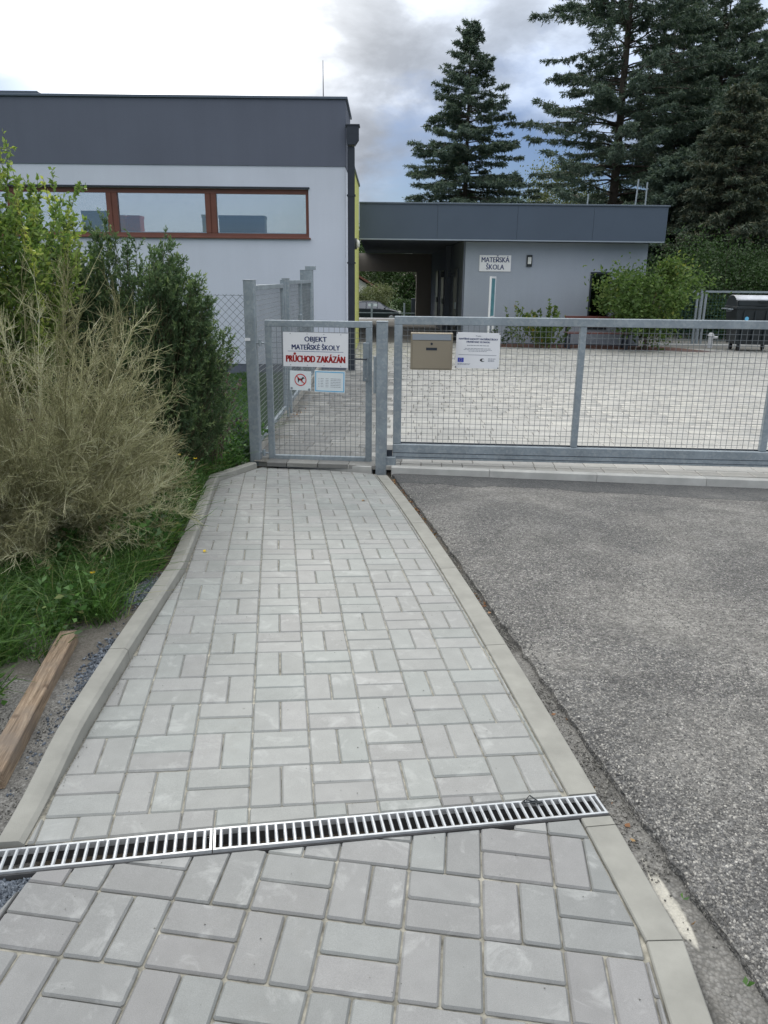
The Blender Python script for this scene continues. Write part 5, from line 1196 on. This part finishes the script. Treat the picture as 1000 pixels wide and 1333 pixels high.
# fine leaved green shrub
def fine_shrub(loc, label, W, H, seed, nst, per, mat='shrub', ls=.028, name='evergreen_shrub', depth=.7, up=1.2, shell=.0):
    rg = np.random.default_rng(seed); root = tree_root(name, loc, label, 'shrub'); A, B, R0, R1, P, D, T = [], [], [], [], [], [], []
    for s in range(nst):
        # tip on a lumpy dome
        az = rg.uniform(0, 2*math.pi); el = math.asin(rg.uniform(-.15, 1)); lump = 1+.16*math.sin(az*3+el*5)+.10*math.sin(az*7-el*3)
        ce_, se_ = math.cos(el)**.55, math.copysign(abs(math.sin(el))**.8, el); tip = np.array([math.cos(az)*ce_*W*.5*lump, math.sin(az)*ce_*W*.5*depth*lump, H*.42+se_*H*.56*lump]); dirn = unit(tip*np.array([1, 1, .6])+np.array([0, 0, up])-np.array([0, 0, H*.25])); L = rg.uniform(.22, .55)*min(1, H*.6)
        a_ = tip-dirn*L; A.append(a_); B.append(tip); R0.append(.003); R1.append(.001); st0 = np.array([tip[0]*.12, tip[1]*.12, .02]); A.append(st0); B.append(a_); R0.append(.009); R1.append(.003)
        tone = rg.random()*.45; nsb = 7
        for b in range(nsb):
            f = rg.random(); pp = a_+(tip-a_)*f; dd = unit(dirn+rg.normal(size=3)*.5); l2 = L*.35*(1.1-f*.5); m = per//nsb; g_ = rg.random(m)[:, None]
            P.append(pp+dd*l2*g_+rg.normal(size=(m, 3))*.004); D.append(dd*.9+rg.normal(size=(m, 3))*.45); T.append(tone+.45*rg.random(m)*g_[:, 0]+.25*f*g_[:, 0]+.05); A.append(pp); B.append(pp+dd*l2); R0.append(.0016); R1.append(.0008)
    v, f, r = twigs(np.array(A), np.array(B), np.array(R0), np.array(R1), None, rg); np_mesh('stems', v, f, r, M['stem'], root)
    P, D, T = np.concatenate(P), np.concatenate(D), np.clip(np.concatenate(T), 0, 1); v, f, r = leaves(P, D, ls*rg.uniform(.6, 1.4, len(P)), ls*.34, T, .1, rg); np_mesh('foliage', v, f, r, M[mat], root); return root
fine_shrub((-1.93, 6.0, gzl(-1.93, 6.0)), 'dense fine-leaved green shrub behind the dry broom', 1.2, 1.84, 41, 760, 190)
fine_shrub((-1.84, 6.5, gzl(-1.84, 6.5)), 'lower green shrub leaning towards the chain-link fence and tall gate post', .72, 1.28, 42, 200, 150)
stem_bush('barberry_shrub', (-1.62, 6.75, gzl(-1.62, 6.75)), .6, 1.5, 30, 'twig', 'sparse purple-brown shrub against the chain-link fence', 43, 70, .035, 'shrub', branch=9)
stem_bush('barberry_shrub', (-2.35, 4.6, gzl(-2.35, 4.6)), .8, 1.2, 30, 'twig', 'greyish bare shrub at the left edge behind the dry broom', 44, 50, .03, 'shrub', branch=9)
# dry broom
def broom(loc, label, seed, n1=150, H=1.62, W=1.65, lean=0., name='dry_broom_shrub', n2=22, n3=6):
    rg = np.random.default_rng(seed); root = tree_root(name, loc, label, 'shrub'); A, B, R0, R1, T = [], [], [], [], []
    def seg(a_, b_, r0, r1, t): A.append(a_); B.append(b_); R0.append(r0); R1.append(r1); T.append(t)
    for s in range(n1):
        az = rg.uniform(0, 2*math.pi); sp = rg.random()**.6; el = R(88)-sp*R(78); base = np.array([math.cos(az), math.sin(az), 0])*rg.uniform(.02, .20); base[2] = .02
        dr = np.array([math.cos(az)*math.cos(el), math.sin(az)*math.cos(el), math.sin(el)]); L = ((math.cos(el)/W)**3+(max(math.sin(el), .01)/H)**3)**(-1/3)*(rg.uniform(.86, 1.04) if rg.random() < .6 else rg.uniform(.45, .9))
        n = 7; p = base; pts = [p]; dd = unit(dr+np.array([0, 0, .55])*math.cos(el))
        for i in range(n): dd = unit(dd+(dr-dd)*.25+rg.normal(size=3)*.07+np.array([0, 0, -.05*i/n*math.cos(el)])); p = p+dd*L/n; pts.append(p)
        tone = rg.random(); tone = .88+.12*rg.random() if rg.random() < .1 else tone**1.5*.85
        for i in range(n): seg(pts[i], pts[i+1], .0046*(1-i/n)+.0014, .0046*(1-(i+1)/n)+.0014, tone)
        for b in range(n2):
            f = rg.uniform(.22, 1.0); i0 = min(int(f*n), n-1); pp = pts[i0]+(pts[i0+1]-pts[i0])*(f*n-i0); d0 = unit(pts[i0+1]-pts[i0]); d2 = unit(d0+rg.normal(size=3)*.55+np.array([0, 0, .12])); l2 = L*rg.uniform(.08, .22)*(1.15-.5*f)
            m = pp+d2*l2*.5; d3 = unit(d2+rg.normal(size=3)*.16+d0*.15); e = m+d3*l2*.5; t2 = np.clip(tone+rg.normal()*.18, 0, .95); seg(pp, m, .0018, .0014, t2); seg(m, e, .0014, .0008, t2)
            for c in range(n3):
                g_ = rg.random(); qq = pp+(m-pp)*g_*2 if g_ < .5 else m+(e-m)*(g_-.5)*2; d4 = unit(d3+rg.normal(size=3)*.6); seg(qq, qq+d4*rg.uniform(.03, .11), .0012, .0006, np.clip(t2+rg.normal()*.15, 0, .95))
    v, f, r = twigs(np.array(A), np.array(B), np.array(R0), np.array(R1), np.array(T), rg); np_mesh('twigs', v, f, r, M['dry'], root); return root
broom((-2.02, 4.3, gzl(-2.02, 4.3)), 'big dome of dry straw-coloured broom twigs beside the path', 51, 520, 1.58, .76, n2=28, n3=5)
broom((-2.45, 3.95, gzl(-2.45, 3.95)), 'smaller dry broom clump at the left edge below the big one', 52, 130, 1.0, .45)
# undergrowth
def scatter(n, fn, rg): 
    out = []
    while len(out) < n:
        x = rg.uniform(-4.2, -1.0); y = rg.uniform(2.2, 7.35)
        if rg.random() < fn(x, y): out.append((x, y))
    return np.array(out)
def kdist(x, y): u, t = toUT(x, y); return float(uL(np.clip(t, -.7, 5.1)))-.085-u     # distance left of the kerb
def dens(x, y):
    d = kdist(x, y); lim = np.interp(y, [2.35, 2.6, 2.9, 3.1, 3.4, 3.5, 3.7, 3.9, 5.4, 7.4], [.36, .28, .16, .04, .01, .07, .07, .01, .0, .05])
    if d < lim or y < 2.42 and d < .9: return 0
    if 2.0 < y < 3.12 and abs(x-(-1.222-(y-2.055)*.155)) < .055: return 0
    return float(np.clip((d-lim)/.15, .15, 1))
rg = np.random.default_rng(61)
def grass(n, fn, hmin, hmax, name, mat, wid=.004, xy=None, rg=rg, zf=gzl, lean=.6, tone=None):
    p = fn if xy is None else xy; n = len(p); z = ground_h(p[:, 0], p[:, 1])-.005; base = np.stack([p[:, 0], p[:, 1], z], -1)
    h = rg.uniform(hmin, hmax, n)[:, None]; d = rg.normal(size=(n, 3))*lean; d[:, 2] = 1; d = unit(d); side = unit(np.cross(d, rg.normal(size=(n, 3))))*wid*rg.uniform(.6, 1.3, (n, 1))
    bend = rg.normal(size=(n, 3))*.3; bend[:, 2] = -.18; mid = base+d*h*.55; tip = base+d*h+bend*h
    v = np.stack([base-side*.5, base+side*.5, mid+side*.45, mid-side*.45, tip+side*.06, tip-side*.06], 1).reshape(-1, 3); b = (np.arange(n)*6)[:, None]
    f = np.concatenate([b+np.array([[0, 1, 2, 3]]), b+np.array([[3, 2, 4, 5]])]); r = rg.random(n) if tone is None else tone; return np_mesh(name, v, f, np.tile(r, 2), M[mat])
tufts = scatter(1300, dens, rg); xy = tufts[rg.integers(0, 1300, 85000)]+rg.normal(size=(85000, 2))*.03
keep = np.array([dens(a_, b_) > 0 for a_, b_ in xy]); tag(grass(0, None, .09, .36, 'grass', 'grass', .0045, xy[keep]), kind='stuff')
def rosettes(n, xy, size, name, mat, per=9, height=.12):
    P, D, L = [], [], []
    for (x, y) in xy:
        z = gzl(x, y); h = rg.uniform(.03, height); s = size*rg.uniform(.5, 1.3); m = rg.integers(per-3, per+4)
        az = rg.random(m)*2*math.pi; el = rg.uniform(-.1, .8, m); d = np.stack([np.cos(az)*np.cos(el), np.sin(az)*np.cos(el), np.sin(el)], -1)
        P.append(np.array([x, y, z])+np.stack([np.zeros(m), np.zeros(m), h*rg.random(m)], -1)+d*s*.25+rg.normal(size=(m, 3))*.02); D.append(d); L.append(np.full(m, s))
    P, D, L = map(np.concatenate, (P, D, L)); v, f, r = leaves(P, D, L, L*.55, None, .2, rg); return np_mesh(name, v, f, r, M[mat])
tag(rosettes(0, scatter(3200, dens, rg), .036, 'weeds', 'weed', 10, .24), kind='stuff')
g2 = np.array([(x, y) for x, y in scatter(6500, lambda x, y: dens(x, y)*(.05 < kdist(x, y) < .75)*(y > 3.9), rg)]); tag(rosettes(0, g2, .042, 'ground_cover', 'weed', 10, .32), kind='stuff')
# lawn blades behind the chain-link fence
m = 52000; xy = np.stack([-1.38-rg.random(m)**1.2*2.6, 7.5+rg.random(m)*7.9], -1); tag(grass(0, None, .05, .13, 'lawn', 'grass', .006, xy, tone=rg.random(m)*.6), kind='stuff')
xy = np.stack([-1.42-rg.random(5000)*1.0, 7.55+rg.random(5000)*2.2], -1); tag(grass(0, None, .1, .45, 'tall_weeds', 'weed', .008, xy, tone=rg.random(5000)*.8), kind='stuff')
stem_bush('meadow_weed', (-1.72, 8.1, -.27), .5, .62, 16, 'twig', 'reddish-brown seeding weed behind the chain-link fence', 45, 60, .03, 'plant', branch=6)
stem_bush('meadow_weed', (-1.45, 7.75, -.27), .45, .5, 16, 'weed', 'green weed growing beside the tall gate post', 46, 60, .05, 'plant', branch=5)
# flowers
def flower(x, y, h, label):
    g = empty('yellow_flower', (x, y, gzl(x, y)), 0, label, 'flower'); q = MB(); q.cyl((0, 0, 0), (.01, 0, h), .0015, n=4); q.obj('stem', M['stem'], g)
    n = 9; az = np.arange(n)*2*math.pi/n; d = np.stack([np.cos(az), np.sin(az), np.full(n, .35)], -1); p = np.tile(np.array([.01, 0, h]), (n, 1)); v, f, r = leaves(p, d, .015, .008); np_mesh('petals', v, f, r, M['petal'], g)
for x, y, h, l in ((-1.42, 5.15, .42, 'small yellow flower right of the broom, near the kerb bend'), (-1.36, 5.35, .36, 'second yellow flower right of the broom, slightly closer to the kerb'), (-1.43, 3.5, .16, 'orange-yellow flower in the grass above the timber')): flower(x, y, h, l)
# timber
tb = MB(); tb.box(-.036, .036, 0, 1.03, 0, .066, .003); t_ = tb.obj('timber_beam', M['timber']); t_.location = (-1.222, 2.055, gzl(-1.222, 2.1)+.002); a_ = math.atan2(-(-1.365+1.222), 2.98-2.055); t_.rotation_euler = (R(-.3), 0, a_)
tag(t_, 'weathered squared timber beam lying on the gravel left of the kerb', 'timber')
# stones
def stones_(xy, smin, smax, name, mat, lift=.0):
    n = len(xy); s = rg.uniform(smin, smax, n); z = ground_h(xy[:, 0], xy[:, 1])+s*.25+lift; c = np.stack([xy[:, 0], xy[:, 1], z], -1)
    o = np.array([(1, 0, 0), (-1, 0, 0), (0, 1, 0), (0, -1, 0), (0, 0, 1), (0, 0, -1)], float); Q_ = rg.normal(size=(n, 3, 3)); Q_ = np.linalg.qr(Q_)[0]; sc = rg.uniform(.5, 1.1, (n, 1, 3))
    v = c[:, None, :]+((o[None]*sc)@Q_)*s[:, None, None]*.6; f0 = np.array([(0, 2, 4), (2, 1, 4), (1, 3, 4), (3, 0, 4), (2, 0, 5), (1, 2, 5), (3, 1, 5), (0, 3, 5)]); f = ((np.arange(n)*6)[:, None, None]+f0[None]).reshape(-1, 3)
    return np_mesh(name, v.reshape(-1, 3), f, np.repeat(rg.random(n), 8), M[mat], None, 3)
def gauss_xy(n, cx, cy, sx, sy, f=lambda x, y: True):
    p = np.stack([rg.normal(cx, sx, n), rg.normal(cy, sy, n)], -1); return np.array([q for q in p if f(*q)])
lk_ = lambda x, y: kdist(x, y) > 0.0 and not (2.0 < y < 3.12 and abs(x-(-1.222-(y-2.055)*.155)) < .05)
b1 = np.concatenate([gauss_xy(1300, -1.22, 3.62, .05, .10, lk_), gauss_xy(800, -1.17, 2.85, .03, .13, lk_), gauss_xy(250, -1.15, 2.5, .03, .2, lk_)])
tag(stones_(b1, .006, .016, 'blue_gravel', 'bluestone'), kind='stuff')
pk_ = np.stack([rg.uniform(-1.35, -.9, 9000), rg.uniform(1.42, 1.74, 9000)], -1)
def inpocket(x, y): 
    d = (_lp1-_lp0)/np.linalg.norm(_lp1-_lp0); n = np.array((-d[1], d[0])); n = n if n[0] > 0 else -n; u, t = toUT(x, y); return ((np.array((x, y))-_lp0)@n < -.004) and t < dline(u)-DW-.01
pk_ = np.array([q for q in pk_ if inpocket(*q)]); tag(stones_(pk_, .007, .016, 'blue_gravel', 'bluestone', .034), kind='stuff')
b2 = np.stack([rg.uniform(-1.9, -1.03, 9000), rg.uniform(1.78, 2.75, 9000)], -1); b2 = np.array([q for q in b2 if lk_(*q)]); tag(stones_(b2, .002, .009, 'fine_gravel', 'greystone'), kind='stuff')
t_ = rg.uniform(-1.8, 4.4, 9000); u_ = np.array([rg.uniform(1.72, float(edge_u(q))+.0) for q in t_]); b3 = np.array([toW(a_, b_) for a_, b_ in zip(u_, t_)]); b3 = b3[(np.abs(t_+.93) > .16) | (rg.random(len(t_)) < .07)]; tag(stones_(b3, .002, .009, 'edge_gravel', 'greystone'), kind='stuff')
b5 = np.array([toW(a_, b_) for a_, b_ in zip(rg.uniform(.1, 1.6, 700), rg.uniform(-1.9, 4.5, 700))]); V5 = rg.uniform(.0008, .0026, 700)
b6 = np.array([toW(float(uL(np.clip(t_q, -.5, 5)))+abs(rg.normal(0, .012)), t_q) for t_q in rg.uniform(-.45, 4.9, 1500)]); b5 = np.concatenate([b5, b6]); n5 = len(b5); V5 = rg.uniform(.0008, .003, n5)
c5 = np.stack([b5[:, 0], b5[:, 1], gz(b5[:, 0], b5[:, 1])+.001], -1); o5 = np.array([(1, 0, 0), (-.5, .9, 0), (-.5, -.9, 0), (0, 0, .9)]); v5 = c5[:, None, :]+o5[None]*V5[:, None, None]*rg.uniform(.6, 1.3, (n5, 1, 3)); f5 = ((np.arange(n5)*4)[:, None, None]+np.array([(0, 1, 3), (1, 2, 3), (2, 0, 3)])[None]).reshape(-1, 3)
tag(np_mesh('loose_grit', v5.reshape(-1, 3), f5, np.repeat(rg.random(n5), 3), M['greystone'], None, 3), kind='stuff')
# fallen leaves along the right kerb and by the gate
t_ = np.concatenate([rg.uniform(2.3, 4.4, 150), rg.normal(1.15, .08, 14), rg.uniform(-1.3, 2.3, 12)]); b4 = np.array([toW(rg.uniform(1.71, float(edge_u(q))), q) for q in t_]); n = len(b4)
b4 = np.concatenate([b4, np.stack([rg.normal(-1.16, .05, 40), rg.normal(10.1, .2, 40)], -1)]); n = len(b4)
z = np.where(b4[:, 1] > 8, yardz(b4[:, 0], b4[:, 1]), ground_h(b4[:, 0], b4[:, 1]))+.008; d = rg.normal(size=(n, 3)); d[:, 2] *= .15
v, f, r = leaves(np.stack([b4[:, 0], b4[:, 1], z], -1), d, rg.uniform(.012, .032, n), rg.uniform(.008, .02, n), None, .2, rg); tag(np_mesh('leaf_litter', v, f, r, M['dleaf']), kind='stuff')
# a few single leaves and twigs lying about
def lone_leaf(x, y, mat, size, label, z=None):
    z = zg(x, y)+.004 if z is None else z; v, f, r = leaves(np.array([[0, 0, 0.], [0, 0, .001]]), np.array([[1, .3, .12], [.3, 1, .15]]), size, size*.6, None, .2, rg); o = np_mesh('fallen_leaf', v, f, r, M[mat]); o.location = (x, y, z); tag(o, label, 'leaf')
lone_leaf(.826, 1.70, 'weed', .022, 'small green leaf caught on the asphalt edge', -.078); lone_leaf(.885, 1.44, 'weed', .026, 'second green leaf lower down the asphalt edge at the right', -.088)
lone_leaf(-1.065, 4.27, 'petal', .03, 'yellow leaf lying against the left kerb'); lone_leaf(-.17, 5.75, 'black_ink' if False else 'dleaf', .03, 'dark leaf on the pavers in the far middle of the path')
lone_leaf(1.15, 5.9, 'petal', .03, 'pale yellow leaf on the dark asphalt strip', -.19)

q = MB(); px_, py_ = toW(1.50, dline(1.50)-.02); z_ = zg(px_, py_)
for k_ in range(5):
    P_ = [Vector((px_+random.gauss(0, .018), py_+random.gauss(0, .010), z_+.006+random.random()*.012)) for _ in range(3)]; q.tube([tuple(p) for p in P_], .0022, 5)
tag(q.obj('plastic_scrap', M['black']), 'tangled black plastic scrap caught on the right end of the drain grate', 'scrap')
